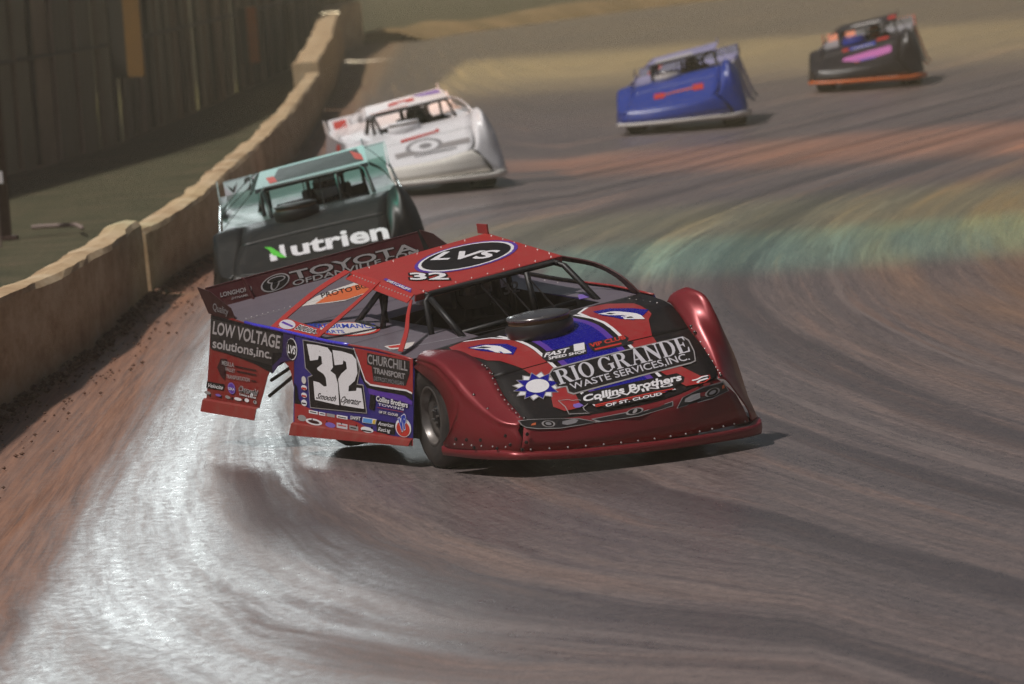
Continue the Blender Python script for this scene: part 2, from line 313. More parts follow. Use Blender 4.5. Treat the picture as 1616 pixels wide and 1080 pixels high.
DECALS={'quarter': [('paint_graphic',[('P',[(-3.8048,0.9445),(-3.1913,0.9086),(-2.7251,0.8809),(-2.3763,0.8663),(-2.3495,0.7395),(-2.4775,0.6977),(-2.6494,0.6401),(-2.7016,0.5795),(-2.768,0.5938),(-2.9904,0.6313),(-3.2144,0.6557),(-3.8065,0.7075)],'black',1),('P',[(-2.5174,0.8729),(-2.3331,0.8639),(-2.3265,0.7054),(-2.4125,0.6966),(-2.5433,0.7121)],'purpled',2),('P',[(-2.7038,0.6328),(-2.5431,0.7077),(-2.3599,0.7302),(-2.3584,0.6949),(-2.5523,0.6673),(-2.6906,0.5801)],'purpled',2)]),('lettering',[('P',[(-3.7922,0.9177),(-2.5275,0.8547),(-2.5225,0.7353),(-2.6967,0.7266),(-2.704,0.6372),(-3.7832,0.6996)],'blackg',2),('T','LOW VOLTAGE',(-3.7648,0.8097),(-2.5779,0.7591),(-3.7457,0.9016),'grey',3,0.022,0,None,0.05),('T','solutions,inc.',(-3.7607,0.7098),(-2.7168,0.6811),(-3.7521,0.7785),'grey',3,0.022,0,None,0.05)]),('lettering',[('P',[(-3.6092,0.6401),(-3.4956,0.6414),(-3.5347,0.4898),(-3.604,0.5133),(-3.6749,0.5731)],'maroond',2),('T','MESILLA',(-3.5846,0.596),(-3.369,0.5891),(-3.5859,0.6277),'greyd',3,0.02,0,None,0.05),('T','VALLEY',(-3.5262,0.5583),(-3.3448,0.5498),(-3.5273,0.5854),'greyd',3,0.02,0,None,0.05),('T','TRANSPORTATION',(-3.5013,0.5052),(-3.0851,0.5008),(-3.5024,0.5324),'greyd',3,0.02,0,None,0.05),('P',[(-3.3583,0.6032),(-2.9777,0.5917),(-2.9773,0.5827),(-3.3579,0.5942)],'maroond',2),('P',[(-3.3231,0.569),(-2.9764,0.5604),(-2.976,0.5515),(-3.3227,0.56)],'maroond',2),('P',[(-3.0634,0.5154),(-2.9745,0.5157),(-2.9741,0.5068),(-3.063,0.5064)],'maroond',2)]),('sticker',[('P',[(-3.854,0.4634),(-3.5334,0.4582),(-3.5544,0.4162),(-3.8636,0.4172)],'black',2),('T','Velocita',(-3.8293,0.4237),(-3.566,0.4201),(-3.819,0.4516),'white',3,0.01,0.3,None,0.05)]),('sticker',[('E',(-3.4079,0.438),(-3.34,0.4327),(-3.4096,0.4785),'purplel',2),('E',(-3.4079,0.438),(-3.357,0.434),(-3.4092,0.4695),'purple',3),('T','LEKA',(-3.4583,0.4261),(-3.3509,0.4231),(-3.4591,0.4442),'white',4,0.02,0,None,0.05)]),('lettering',[('T','Carnaghi',(-3.2833,0.4223),(-2.948,0.4098),(-3.2737,0.4634),'black',3,0.02,0.3,'white',0.035),('T','TOWING & REPAIR',(-3.271,0.396),(-2.9691,0.3862),(-3.2715,0.4095),'white',3,0.02,0,'black',0.05)]),('sticker',[('E',(-3.8391,0.3821),(-3.7815,0.3808),(-3.8396,0.3935),'greyd',2),('E',(-3.6439,0.3749),(-3.5925,0.3733),(-3.6443,0.384),'purplel',2),('E',(-3.4731,0.371),(-3.4277,0.369),(-3.4735,0.3823),'greyd',2),('E',(-3.2923,0.3677),(-3.2248,0.3662),(-3.2927,0.379),'white',2),('E',(-3.1353,0.3677),(-3.0962,0.3663),(-3.1359,0.3812),'white',2),('E',(-2.9904,0.3626),(-2.957,0.3618),(-2.9909,0.376),'greyd',2)])],'door': [('paint_graphic',[('P',[(-1.3409,0.8289),(-0.4012,0.797),(-0.3917,0.5715),(-0.4913,0.5871),(-0.9225,0.593),(-1.0648,0.598),(-1.1474,0.6193),(-1.2221,0.6927),(-1.2766,0.7674)],'red',1),('R',[(-1.346,0.8265),(-1.3188,0.7912),(-1.2762,0.7588),(-1.2115,0.6847),(-1.1472,0.615),(-1.0646,0.5916),(-0.8213,0.5879),(-0.4912,0.5849),(-0.4015,0.5709)],False,0.012,'white',2),('P',[(-2.3135,0.3927),(-2.1845,0.3914),(-1.9485,0.3569),(-1.6325,0.3539),(-1.2685,0.3281),(-1.011,0.2837),(-0.7074,0.2684),(-0.3791,0.2721),(-0.377,0.2215),(-2.3043,0.1726)],'red',1),('P',[(-2.3195,0.5381),(-2.2755,0.514),(-2.2507,0.436),(-2.1845,0.3914),(-2.3135,0.3927)],'black',1),('P',[(-1.3409,0.8268),(-1.2762,0.7588),(-1.147,0.6107),(-1.0643,0.5851),(-0.491,0.5786),(-0.401,0.5583),(-0.3996,0.5245),(-0.5196,0.5516),(-0.9209,0.5545),(-1.1248,0.5689),(-1.2196,0.6326),(-1.3063,0.74),(-1.4028,0.8259)],'black',1),('P',[(-1.1043,0.5658),(-0.5195,0.5473),(-0.3992,0.5161),(-0.3982,0.4908),(-0.5575,0.507),(-1.0823,0.5283)],'purple',1)]),('number',[('P',[(-2.1926,0.8442),(-1.3303,0.8208),(-1.2324,0.6922),(-1.269,0.5868),(-1.1767,0.5876),(-1.1073,0.3937),(-2.045,0.3776),(-2.0965,0.5898),(-2.0227,0.6069),(-2.1417,0.6489)],'greyd',2),('P',[(-2.1763,0.8383),(-1.3404,0.816),(-1.2477,0.6914),(-1.2842,0.5795),(-1.1867,0.5806),(-1.1228,0.3993),(-2.0347,0.3847),(-2.0804,0.5862),(-2.0066,0.6034),(-2.1258,0.6519)],'black',3),('P',[(-2.1159,0.8179),(-1.9382,0.8176),(-1.7659,0.8083),(-1.696,0.7736),(-1.6707,0.6774),(-1.7123,0.6513),(-1.6304,0.6308),(-1.5854,0.5713),(-1.558,0.4243),(-1.9613,0.4392),(-1.9926,0.5669),(-1.8952,0.5615),(-1.8147,0.5392),(-1.7698,0.5434),(-1.7872,0.6002),(-1.8269,0.6248),(-1.9246,0.6463),(-1.9359,0.6591),(-1.8512,0.692),(-1.8662,0.7428),(-1.9093,0.7451),(-1.9233,0.7177),(-2.0525,0.7039)],'white',4),('P',[(-1.6842,0.7964),(-1.5311,0.7951),(-1.3617,0.7816),(-1.2931,0.7499),(-1.2684,0.6589),(-1.3122,0.6039),(-1.4052,0.5636),(-1.41,0.528),(-1.2843,0.5386),(-1.2789,0.56),(-1.2015,0.5599),(-1.152,0.4242),(-1.2418,0.4233),(-1.5263,0.427),(-1.5824,0.6024),(-1.5352,0.6403),(-1.4417,0.6806),(-1.4605,0.7263),(-1.5031,0.7347),(-1.5105,0.7079),(-1.6437,0.6939)],'white',4),('T','Smooth',(-1.9418,0.4493),(-1.6155,0.4461),(-1.9223,0.4898),'black',5,0.01,0.45,None,0.05),('T','Operator',(-1.5321,0.4466),(-1.2117,0.4435),(-1.5132,0.4911),'black',5,0.01,0.45,None,0.05)]),('emblem',[('E',(-2.3723,0.7693),(-2.2806,0.765),(-2.3755,0.8464),'white',2),('E',(-2.3723,0.7693),(-2.2913,0.7654),(-2.3752,0.8376),'black',3),('T','LVS',(-2.4359,0.7396),(-2.3061,0.7329),(-2.4275,0.7975),'white',4,0.03,0,None,0.05)]),('lettering',[('P',[(-1.1245,0.8052),(-0.4501,0.784),(-0.4465,0.6995),(-0.5025,0.6161),(-1.0148,0.6179),(-1.0495,0.7189),(-1.1213,0.7281)],'blackg',2),('T','CHURCHILL',(-1.1113,0.7329),(-0.4769,0.7149),(-1.114,0.7971),'greyd',3,0.015,0,None,0.05),('T','TRANSPORT',(-1.0131,0.6737),(-0.5142,0.6578),(-1.0147,0.7122),'greyd',3,0.03,0,None,0.05),('T','DETROIT,MICHIGAN',(-1.0049,0.6248),(-0.5322,0.6145),(-1.0061,0.6526),'greydd',3,0,0,None,0.05)]),('lettering',[('P',[(-1.0618,0.5252),(-0.9906,0.5249),(-0.9787,0.4828),(-0.9964,0.4218),(-1.0782,0.4298)],'black',2),('T','Collins Brothers',(-0.9637,0.4879),(-0.4626,0.4701),(-0.9652,0.5242),'white',3,0.025,0.1,'black',0.045),('T','TOWING',(-0.9321,0.4598),(-0.5253,0.4495),(-0.9328,0.4769),'white',3,0.01,0,None,0.05),('P',[(-0.9468,0.4482),(-0.5348,0.4405),(-0.5347,0.4362),(-0.9466,0.444)],'red',2),('T','OF ST. CLOUD',(-0.9188,0.4092),(-0.613,0.404),(-0.9195,0.4263),'white',3,0.025,0.1,'black',0.06)]),('sticker',[('P',[(-0.9532,0.3601),(-0.661,0.3564),(-0.6678,0.2794),(-0.9498,0.2789)],'black',2),('T','American',(-0.9265,0.3274),(-0.6797,0.3255),(-0.9276,0.3531),'white',3,0.01,0.3,None,0.05),('T','Racing',(-0.9249,0.289),(-0.7283,0.2884),(-0.926,0.3146),'white',3,0.01,0.3,None,0.05)]),('emblem',[('E',(-0.5304,0.3347),(-0.4064,0.3339),(-0.5331,0.3982),'white',2),('E',(-0.53,0.3262),(-0.4258,0.3242),(-0.5322,0.377),'redb',3),('T','VP',(-0.5687,0.2984),(-0.4611,0.339),(-0.6024,0.3897),'blueb',6,0.06,0,'white',0.05)]),('sticker',[('P',[(-1.1777,0.3659),(-0.9534,0.3643),(-0.9722,0.3289),(-1.1813,0.3291)],'white',2),('P',[(-1.1673,0.3614),(-1.0193,0.3604),(-1.0282,0.3319),(-1.1701,0.3323)],'bluel',3),('P',[(-1.004,0.3592),(-0.9634,0.3595),(-0.9774,0.3316),(-1.0181,0.3317)],'yellow',3)]),('lettering',[('T','SWIFT',(-1.3751,0.3389),(-1.1971,0.3389),(-1.3834,0.3644),'white',3,0.02,0.3,'black',0.05)]),('sticker',[('E',(-2.1596,0.5644),(-2.1221,0.562),(-2.1607,0.5907),'cream',2),('E',(-2.152,0.512),(-2.1039,0.5103),(-2.1528,0.5296),'white',2),('P',[(-2.189,0.499),(-2.114,0.497),(-2.1146,0.5123),(-2.1896,0.5144)],'redb',3),('E',(-2.1498,0.4594),(-2.1017,0.4577),(-2.1506,0.4769),'white',2),('P',[(-2.1869,0.4485),(-2.1119,0.4466),(-2.1125,0.4597),(-2.1874,0.4617)],'redb',3),('E',(-2.1477,0.4067),(-2.0995,0.4051),(-2.1486,0.4287),'white',2),('P',[(-2.1849,0.4002),(-2.1099,0.3984),(-2.1103,0.4071),(-2.1852,0.409)],'black',3)]),('sticker',[('P',[(-2.0648,0.3413),(-1.916,0.3391),(-1.9169,0.3609),(-2.0658,0.3632)],'white',2),('P',[(-1.8948,0.3382),(-1.7892,0.3367),(-1.7901,0.3584),(-1.8957,0.36)],'white',2),('P',[(-1.7682,0.3371),(-1.6317,0.335),(-1.6326,0.3567),(-1.7691,0.3588)],'greyd',2),('P',[(-1.6004,0.3362),(-1.4235,0.3336),(-1.4244,0.3552),(-1.6014,0.3579)],'white',2),('P',[(-2.0439,0.35),(-1.9376,0.3484),(-1.9378,0.3541),(-2.0441,0.3557)],'black',3),('P',[(-1.874,0.3469),(-1.8001,0.3458),(-1.8003,0.3515),(-1.8743,0.3526)],'black',3),('P',[(-1.5798,0.3427),(-1.4446,0.3406),(-1.4448,0.3462),(-1.5801,0.3483)],'black',3)]),('sticker',[('E',(-2.1806,0.2992),(-2.1058,0.2993),(-2.1816,0.3211),'greyd',2),('E',(-1.9774,0.2851),(-1.8396,0.2825),(-1.9783,0.307),'white',2),('E',(-1.9774,0.2851),(-1.8819,0.2821),(-1.9778,0.296),'maroond',3),('E',(-1.7028,0.28),(-1.6189,0.2786),(-1.7035,0.2974),'purplel',2),('P',[(-1.5976,0.269),(-1.4207,0.2667),(-1.4222,0.3012),(-1.5991,0.3037)],'greyl',2),('P',[(-1.5775,0.2855),(-1.4422,0.2836),(-1.4425,0.2901),(-1.5777,0.292)],'redb',3),('P',[(-1.3898,0.2688),(-1.2454,0.2669),(-1.2466,0.297),(-1.391,0.299)],'greyd',2),('P',[(-1.3696,0.2809),(-1.2767,0.2796),(-1.277,0.2861),(-1.3699,0.2874)],'black',3),('E',(-1.1027,0.2844),(-1.0007,0.2822),(-1.1035,0.3037),'white',2),('P',[(-1.184,0.2729),(-1.0308,0.2709),(-1.0311,0.2794),(-1.1844,0.2815)],'black',3)])],'roof': [('emblem',[('E',(0.4344,0.6209),(0.5762,0.9199),(0.1509,0.8198),'purple',1),('E',(0.4344,0.6209),(0.5666,0.8977),(0.1714,0.8067),'white',2),('E',(0.4344,0.6209),(0.561,0.8778),(0.1918,0.7936),'black',3),('T','LVS',(0.2943,0.4304),(0.6629,0.6989),(0.1512,0.5611),'white',4,0.03,0.2,None,0.05)]),('number',[('T','32',(0.6393,0.1303),(0.8855,0.287),(0.461,0.2017),'white',4,0.03,0,'black',0.05)]),('lettering',[('P',[(0.4402,0.0263),(0.4185,0.0539),(0.8481,0.0473),(0.9399,-0.0008)],'purple',1),('T','DIRTCARLIFT',(0.5085,0.0189),(0.9008,0.0073),(0.4747,0.0471),'white',3,0.03,0.2,None,0.05)])],'blade': [('lettering',[('T','TOYOTA',(0.3798,0.5679),(0.9706,0.4672),(0.3771,0.8293),'greyd',2,0.02,0,'black',0.03),('T','OFDANVILLE.COM',(0.3731,0.4021),(0.97,0.3506),(0.3774,0.5524),'greyd',2,0.015,0,'black',0.03)]),('emblem',[('E',(0.3032,0.6338),(0.3697,0.6251),(0.3259,0.8703),'greyd',1),('E',(0.3032,0.6338),(0.3622,0.6245),(0.3234,0.8413),'black',2),('E',(0.3022,0.6159),(0.3226,0.6094),(0.3223,0.8076),'greyd',3),('E',(0.3022,0.6159),(0.3154,0.6124),(0.3186,0.7746),'black',4),('E',(0.312,0.7072),(0.3547,0.7009),(0.3204,0.801),'greyd',4),('E',(0.312,0.7072),(0.3474,0.702),(0.318,0.7697),'black',5)]),('lettering',[('T','LONGHORN',(0.0486,0.6314),(0.1907,0.5861),(0.0534,0.7617),'greyd',2,0.02,0,None,0.05),('T','DYNAMICS',(0.0898,0.4788),(0.1833,0.4607),(0.0935,0.5415),'greyd',2,0.015,0.2,None,0.05)])],'hood': [('paint_graphic',[('H',)]),('lettering',[('P',[(0.5596,-0.4581),(0.5117,-0.4),(0.5035,0.6137),(0.5447,0.6316),(0.6634,0.5992),(0.763,0.5449),(0.779,0.4956),(0.8424,-0.4404),(0.8063,-0.462),(0.7388,-0.436),(0.7215,-0.4979)],'greyd',3),('P',[(0.5662,-0.4523),(0.5271,-0.402),(0.5148,0.604),(0.5547,0.6177),(0.664,0.589),(0.754,0.5409),(0.7646,0.4998),(0.8256,-0.4279),(0.7955,-0.446),(0.729,-0.4205),(0.711,-0.4843)],'black',4),('S','RIO GRANDE',(0.7036,-0.463),(0.6622,0.5705),(0.5455,-0.4156),'greyl',5),('T','WASTE SERVICES,INC.',(0.7856,-0.4179),(0.7393,0.516),(0.7175,-0.399),'greyl',5,0.008,0,None,0.05)]),('emblem',[('STAR',(0.6568,-0.6036),(0.6631,-0.5206),(0.5833,-0.5812))]),('lettering',[('P',[(0.8924,-0.4271),(0.8512,-0.3783),(0.8495,0.3438),(0.9047,0.3674),(0.9553,0.3258),(0.9736,0.2562),(1.0122,0.2224),(1.0176,0.1369),(1.0665,0.102),(1.0786,-0.3331),(1.047,-0.3475),(1.0007,-0.3771),(0.9727,-0.4465)],'black',3),('T','Collins Brothers',(0.9531,-0.4299),(0.9362,0.3282),(0.8793,-0.3952),'white',4,0.035,0.05,None,0.05),('T','TOWING',(0.9826,-0.3566),(0.9752,0.2358),(0.9479,-0.3452),'white',4,0.02,0,None,0.05),('P',[(1.0077,-0.3813),(1.0022,0.2189),(1.0144,0.2162),(1.0219,-0.385)],'redb',4),('P',[(1.0283,-0.3841),(1.0253,0.1466),(1.0325,0.1422),(1.0374,-0.3896)],'redb',4),('T','OF ST. CLOUD',(1.0631,-0.3285),(1.0579,0.1024),(1.03,-0.3133),'white',5,0.03,0,None,0.05)]),('emblem',[('R',[(0.8698,-0.5719),(0.8807,-0.5065),(0.9012,-0.4899),(0.9136,-0.4398),(0.9782,-0.4114),(1.0081,-0.4677),(1.0391,-0.4767),(1.0862,-0.4669),(1.0467,-0.596),(0.9561,-0.5705)],True,0.008,'greyd',3),('P',[(0.9488,-0.504),(0.949,-0.461),(0.9885,-0.4511),(1.0004,-0.487),(0.9964,-0.518),(0.9685,-0.5205)],'purplel',3)]),('lettering',[('P',[(0.3742,-0.4002),(0.3144,-0.3548),(0.33,-0.2025),(0.3252,-0.1212),(0.3536,-0.045),(0.4517,-0.1003),(0.4483,-0.3715),(0.4205,-0.3938)],'blackg',3),('T','FAST',(0.3764,-0.3868),(0.3883,-0.1986),(0.3333,-0.3562),'white',4,0.03,0.2,None,0.05),('T','1',(0.3988,-0.1658),(0.408,-0.0882),(0.3233,-0.1249),'white',4,0.05,0,None,0.05),('T','SPEED SHOP',(0.4177,-0.3726),(0.4436,-0.1003),(0.3892,-0.3604),'white',5,0.03,0.1,None,0.05)]),('lettering',[('P',[(0.3506,-0.0333),(0.3617,0.2452),(0.397,0.2575),(0.4311,0.2262),(0.4458,0.2661),(0.4677,0.2426),(0.4517,-0.0417),(0.4164,-0.0493)],'blackg',3),('T','VIP CLUB',(0.4036,-0.0414),(0.4033,0.2338),(0.3611,-0.0275),'redb',4,0.035,0,None,0.05),('P',[(0.4229,-0.0239),(0.4285,0.1787),(0.4457,0.1729),(0.4405,-0.0299)],'redb',4)]),('sticker',[('P',[(-0.2191,0.333),(-0.1802,0.442),(0.1358,0.5766),(0.19,0.5045),(0.2218,0.4057),(0.157,0.3352),(-0.0194,0.2947)],'bluesp',3),('P',[(-0.0919,0.3041),(-0.055,0.3939),(0.1103,0.4614),(0.1897,0.4847),(0.251,0.4775),(0.1831,0.3593),(0.1274,0.362),(0.1369,0.4065),(0.0241,0.3205)],'white',4),('P',[(-0.0274,0.3289),(-0.0255,0.3578),(0.0339,0.3747),(0.0222,0.3415)],'black',5),('P',[(0.1627,0.3815),(0.1719,0.4158),(0.197,0.4206),(0.1795,0.3814)],'black',5)]),('sticker',[('P',[(-0.2071,-0.6556),(-0.1762,-0.5633),(0.0134,-0.4659),(0.1503,-0.4617),(0.2399,-0.5413),(0.1749,-0.5785),(-0.0049,-0.6527)],'bluesp',3),('P',[(-0.168,-0.6562),(-0.1164,-0.5551),(0.0252,-0.5215),(0.106,-0.526),(0.2044,-0.5313),(0.2082,-0.5432),(0.1749,-0.5785),(0.1047,-0.5744),(0.1494,-0.5888),(0.1262,-0.6057),(0.0103,-0.6118)],'white',4),('P',[(-0.1236,-0.6301),(-0.105,-0.5906),(-0.0052,-0.5739),(-0.0431,-0.6131)],'blackg',5)]),('sticker',[('R',[(0.9594,0.3912),(0.9302,0.4778),(0.9338,0.5437),(0.9666,0.5228),(0.9967,0.4647),(0.9999,0.3948)],True,0.008,'redb',3),('R',[(0.9594,0.3912),(0.9559,0.4323),(0.9392,0.4818),(0.9368,0.5271)],False,0.012,'white',4),('R',[(0.9923,0.4092),(0.974,0.4403),(0.963,0.5104)],False,0.014,'white',4)])],'deck': [('sticker',[('P',[(-3.2526,-0.5028),(-3.4166,-0.2662),(-3.4597,-0.1403),(-3.5226,0.2066),(-3.3992,0.2865),(-3.2788,0.2095),(-3.1458,0.0426),(-3.0726,-0.2017),(-3.1944,-0.35),(-3.2483,-0.4427)],'cream',1),('P',[(-3.2259,-0.3707),(-3.376,-0.1819),(-3.4287,0.054),(-3.3807,0.2402),(-3.1757,0.0838),(-3.1004,-0.1726),(-3.1825,-0.304)],'orange',2),('T','PROTO BODY',(-3.3302,-0.2671),(-3.25,0.1896),(-3.4563,-0.2152),'black',3,0.01,0,None,0.05)]),('sticker',[('E',(-2.0513,-0.674),(-1.7627,-0.5634),(-2.2843,-0.5602),'redb',1),('E',(-2.0618,-0.6689),(-1.8026,-0.5689),(-2.263,-0.5706),'cream',2),('T','PERFORMANCE',(-2.4395,-0.8053),(-1.8073,-0.5615),(-2.6137,-0.7421),'blueb',3,0.02,0.2,None,0.05),('T','PARTS',(-2.1354,-0.8353),(-1.9275,-0.7546),(-2.2644,-0.7932),'blueb',3,0.02,0.2,None,0.05)]),('sticker',[('P',[(-1.093,-0.8624),(-0.9439,-0.6933),(-0.7817,-0.8101),(-0.9277,-0.8994)],'cream',1),('P',[(-1.0434,-0.8571),(-0.9468,-0.7662),(-0.877,-0.8212),(-0.961,-0.8779)],'redb',2)]),('sticker',[('P',[(-1.0045,0.6322),(-0.9686,0.7153),(-0.8291,0.629),(-0.8553,0.5618)],'purplel',1)])],'nose': [('headlight',[('P',[(-0.14,0.1),(0.08,0.02),(0.68,0.02),(1.08,0.18),(1.4,0.84),(1.1,0.88),(0.76,1.0),(0.3,1.04),(0.04,0.88),(-0.06,0.58)],'greyd',1),('P',[(-0.1,0.18),(0.08,0.1),(0.68,0.1),(1.06,0.24),(1.36,0.8),(1.1,0.8),(0.76,0.92),(0.3,0.94),(0.04,0.78),(-0.04,0.56)],'blackg',2),('E',(0.5,0.54),(0.64,0.56),(0.48,0.22),'greyd',3),('E',(0.5,0.54),(0.6,0.54),(0.48,0.28),'black',4),('E',(0.5,0.54),(0.56,0.54),(0.48,0.38),'greydd',5),('P',[(0.78,0.36),(1.0,0.2),(1.08,0.36),(1.04,0.62),(0.88,0.74),(0.78,0.62)],'greydd',3),('P',[(0.16,0.5),(0.24,0.38),(0.24,0.64),(0.14,0.68)],'orange',3)]),('headlight',[('P',[(2.74,1.08),(3.12,0.28),(3.62,0.12),(4.04,0.24),(3.94,0.76),(3.5,0.96)],'greyd',1),('P',[(2.78,1.02),(3.12,0.32),(3.6,0.18),(4.0,0.3),(3.92,0.74),(3.52,0.9)],'blackg',2),('E',(3.64,0.6),(3.8,0.6),(3.72,0.38),'greyd',3),('E',(3.64,0.6),(3.76,0.6),(3.72,0.4),'black',4),('E',(3.64,0.6),(3.72,0.58),(3.68,0.5),'greydd',5),('P',[(3.12,0.46),(3.3,0.32),(3.46,0.38),(3.34,0.72),(3.1,0.8),(3.02,0.7)],'greydd',3),('P',[(3.92,0.42),(3.98,0.4),(3.92,0.56),(3.86,0.58)],'orange',3)]),('grille',[('P',[(1.3,0.44),(1.9,0.4),(2.1,0.7),(2.9,0.34),(2.76,0.78),(2.02,1.08),(1.4,0.88)],'greyd',1),('P',[(1.34,0.5),(1.86,0.5),(2.08,0.78),(2.86,0.4),(2.76,0.72),(2.04,0.98),(1.44,0.78)],'blackg',2)]),('emblem',[('E',(2.04,0.52),(2.2,0.54),(2.12,0.2),'greyd',4),('E',(2.04,0.52),(2.16,0.56),(2.1,0.28),'black',5),('E',(2.04,0.52),(2.08,0.52),(2.1,0.3),'greyd',6)])]}

# ------------------------------------------------------------------ setting
def struct(o): o['kind'] = 'structure'; return o
def thing(o, label, catg, group=None):
    o['label'] = label; o['category'] = catg
    if group: o['group'] = group
    return o
def empty(name, loc=(0, 0, 0)):
    o = bpy.data.objects.new(name, None); o.location = loc; o.empty_display_size = .3; return link(o)

def nodes(name):
    m = bpy.data.materials.new(name); MATS[name] = m; m.use_nodes = True; t = m.node_tree
    N = lambda ty, **kw: _set(t.nodes.new(ty), kw)
    return m, t, t.nodes['Principled BSDF'], N, lambda a, b: t.links.new(a, b)
def _set(n, kw):
    for k, v in kw.items():
        if hasattr(n, k) and k not in n.inputs: setattr(n, k, v)
        else: n.inputs[k].default_value = v
    return n
def ramp(N, stops):
    r = N('ShaderNodeValToRGB'); e = r.color_ramp.elements
    while len(e) < len(stops): e.new(.5)
    for q, (p, c) in zip(e, stops): q.position = p; q.color = (*c, 1) if len(c) == 3 else c
    return r

# racing clay
m, t, b, N, Lk = nodes('clay')
uv = N('ShaderNodeUVMap', uv_map='flow'); tc = N('ShaderNodeTexCoord')
def streak(su, sv, det=5, rough=.6, dist=0):
    mp = N('ShaderNodeMapping'); mp.inputs['Scale'].default_value = (su, sv, 1)
    n = N('ShaderNodeTexNoise', Scale=1.0, Detail=det, Roughness=rough, Distortion=dist); Lk(uv.outputs[0], mp.inputs[0]); Lk(mp.outputs[0], n.inputs['Vector']); return n
n1 = streak(1.3, .05, 5, .6, .3); n2 = streak(4.6, .09, 7, .65, .25); n3 = streak(22, .4, 6, .72, .15); n4 = streak(70, 2.2, 3, .6)
gm2 = N('ShaderNodeMapping'); gm2.inputs['Scale'].default_value = (75, 34, 1); Lk(tc.outputs['Object'], gm2.inputs[0])
gn2 = N('ShaderNodeTexNoise', Scale=1.0, Detail=3, Roughness=.7); Lk(gm2.outputs[0], gn2.inputs['Vector'])
gm = N('ShaderNodeMapping'); gm.inputs['Scale'].default_value = (13, 8, 1); Lk(tc.outputs['Object'], gm.inputs[0])
gn = N('ShaderNodeTexNoise', Scale=1.0, Detail=5, Roughness=.7); Lk(gm.outputs[0], gn.inputs['Vector'])          # clay grain
big = N('ShaderNodeTexNoise', Scale=.22, Detail=4, Roughness=.6); Lk(tc.outputs['Object'], big.inputs['Vector'])
sx = N('ShaderNodeSeparateXYZ'); Lk(uv.outputs[0], sx.inputs[0])
wx = N('ShaderNodeSeparateXYZ'); Lk(tc.outputs['Object'], wx.inputs[0])
def math_(op, a, b_=None, c_=None):
    q = N('ShaderNodeMath', operation=op)
    for k, val in enumerate((a, b_, c_)):
        if val is None: continue
        if isinstance(val, (int, float)): q.inputs[k].default_value = val
        else: Lk(val, q.inputs[k])
    return q.outputs[0]
def rng(v_, a, b_, c_=0, d=1):
    q = N('ShaderNodeMapRange'); q.interpolation_type = 'SMOOTHSTEP'
    for k, val in zip(('From Min', 'From Max', 'To Min', 'To Max'), (a, b_, c_, d)): q.inputs[k].default_value = val
    Lk(v_, q.inputs['Value']); return q.outputs[0]
def mixc(f_, a, b_, mode='MIX'):
    q = N('ShaderNodeMix', data_type='RGBA', blend_type=mode)
    for k, val in (('Factor', f_), ('A', a), ('B', b_)):
        if isinstance(val, tuple): q.inputs[k].default_value = (*val, 1)
        elif isinstance(val, (int, float)): q.inputs[k].default_value = val
        else: Lk(val, q.inputs[k])
    return q.outputs['Result']
wobu = math_('MULTIPLY_ADD', math_('SUBTRACT', n2.outputs['Fac'], .5), .9, sx.outputs['X'])       # flow coordinate with ragged edges
wob2 = math_('MULTIPLY_ADD', math_('SUBTRACT', n2.outputs['Fac'], .5), 1.6, wx.outputs['X'])
wall = rng(wob2, -2.5, -3.3)                                                                    # loose orange clay towards the wall
c1 = ramp(N, [(.30, (.095, .079, .082)), (.46, (.145, .120, .122)), (.58, (.175, .136, .130)), (.74, (.25, .155, .12))]); Lk(n1.outputs['Fac'], c1.inputs[0])
c2 = ramp(N, [(.30, (.080, .068, .069)), (.46, (.14, .115, .112)), (.56, (.17, .135, .125)), (.72, (.28, .17, .125))]); Lk(n2.outputs['Fac'], c2.inputs[0])
base = mixc(.5, c1.outputs[0], c2.outputs[0])
c3 = ramp(N, [(.30, (.72, .71, .71)), (.5, (1.05, 1.05, 1.05)), (.72, (1.38, 1.34, 1.3))]); Lk(n3.outputs['Fac'], c3.inputs[0])
base = mixc(.7, base, c3.outputs[0], 'MULTIPLY')
c4 = ramp(N, [(.3, (.72, .72, .72)), (.5, (1., 1., 1.)), (.7, (1.28, 1.25, 1.22))]); Lk(n4.outputs['Fac'], c4.inputs[0])
base = mixc(.6, base, c4.outputs[0], 'MULTIPLY')
c5 = ramp(N, [(.3, (.70, .70, .70)), (.5, (1., 1., 1.)), (.72, (1.35, 1.3, 1.25))]); Lk(gn.outputs['Fac'], c5.inputs[0])
base = mixc(.7, base, c5.outputs[0], 'MULTIPLY')
c6 = ramp(N, [(.3, (.62, .61, .60)), (.5, (1., 1., 1.)), (.72, (1.5, 1.45, 1.4))]); Lk(gn2.outputs['Fac'], c6.inputs[0])
base = mixc(.8, base, c6.outputs[0], 'MULTIPLY')
# rubber lanes laid down along the racing line, and scuffed pale lines beside them
def lane(u0, w_):
    return math_('SUBTRACT', 1., rng(math_('ABSOLUTE', math_('SUBTRACT', wobu, u0)), w_ * .35, w_))
lanes = None
for u0, w_ in ((-.62, .26), (-2.05, .24), (.9, .2), (2.1, .3), (-3.4, .2)):
    q = math_('MULTIPLY', lane(u0, w_), rng(n3.outputs['Fac'], .3, .6, .45, .9)); lanes = q if lanes is None else math_('MAXIMUM', lanes, q)
base = mixc(math_('MULTIPLY', lanes, .6), base, (.045, .038, .042))
pale = math_('MAXIMUM', lane(-2.32, .10), math_('MAXIMUM', lane(1.35, .07), lane(3.1, .08)))
base = mixc(math_('MULTIPLY', pale, .35), base, (.30, .24, .22))
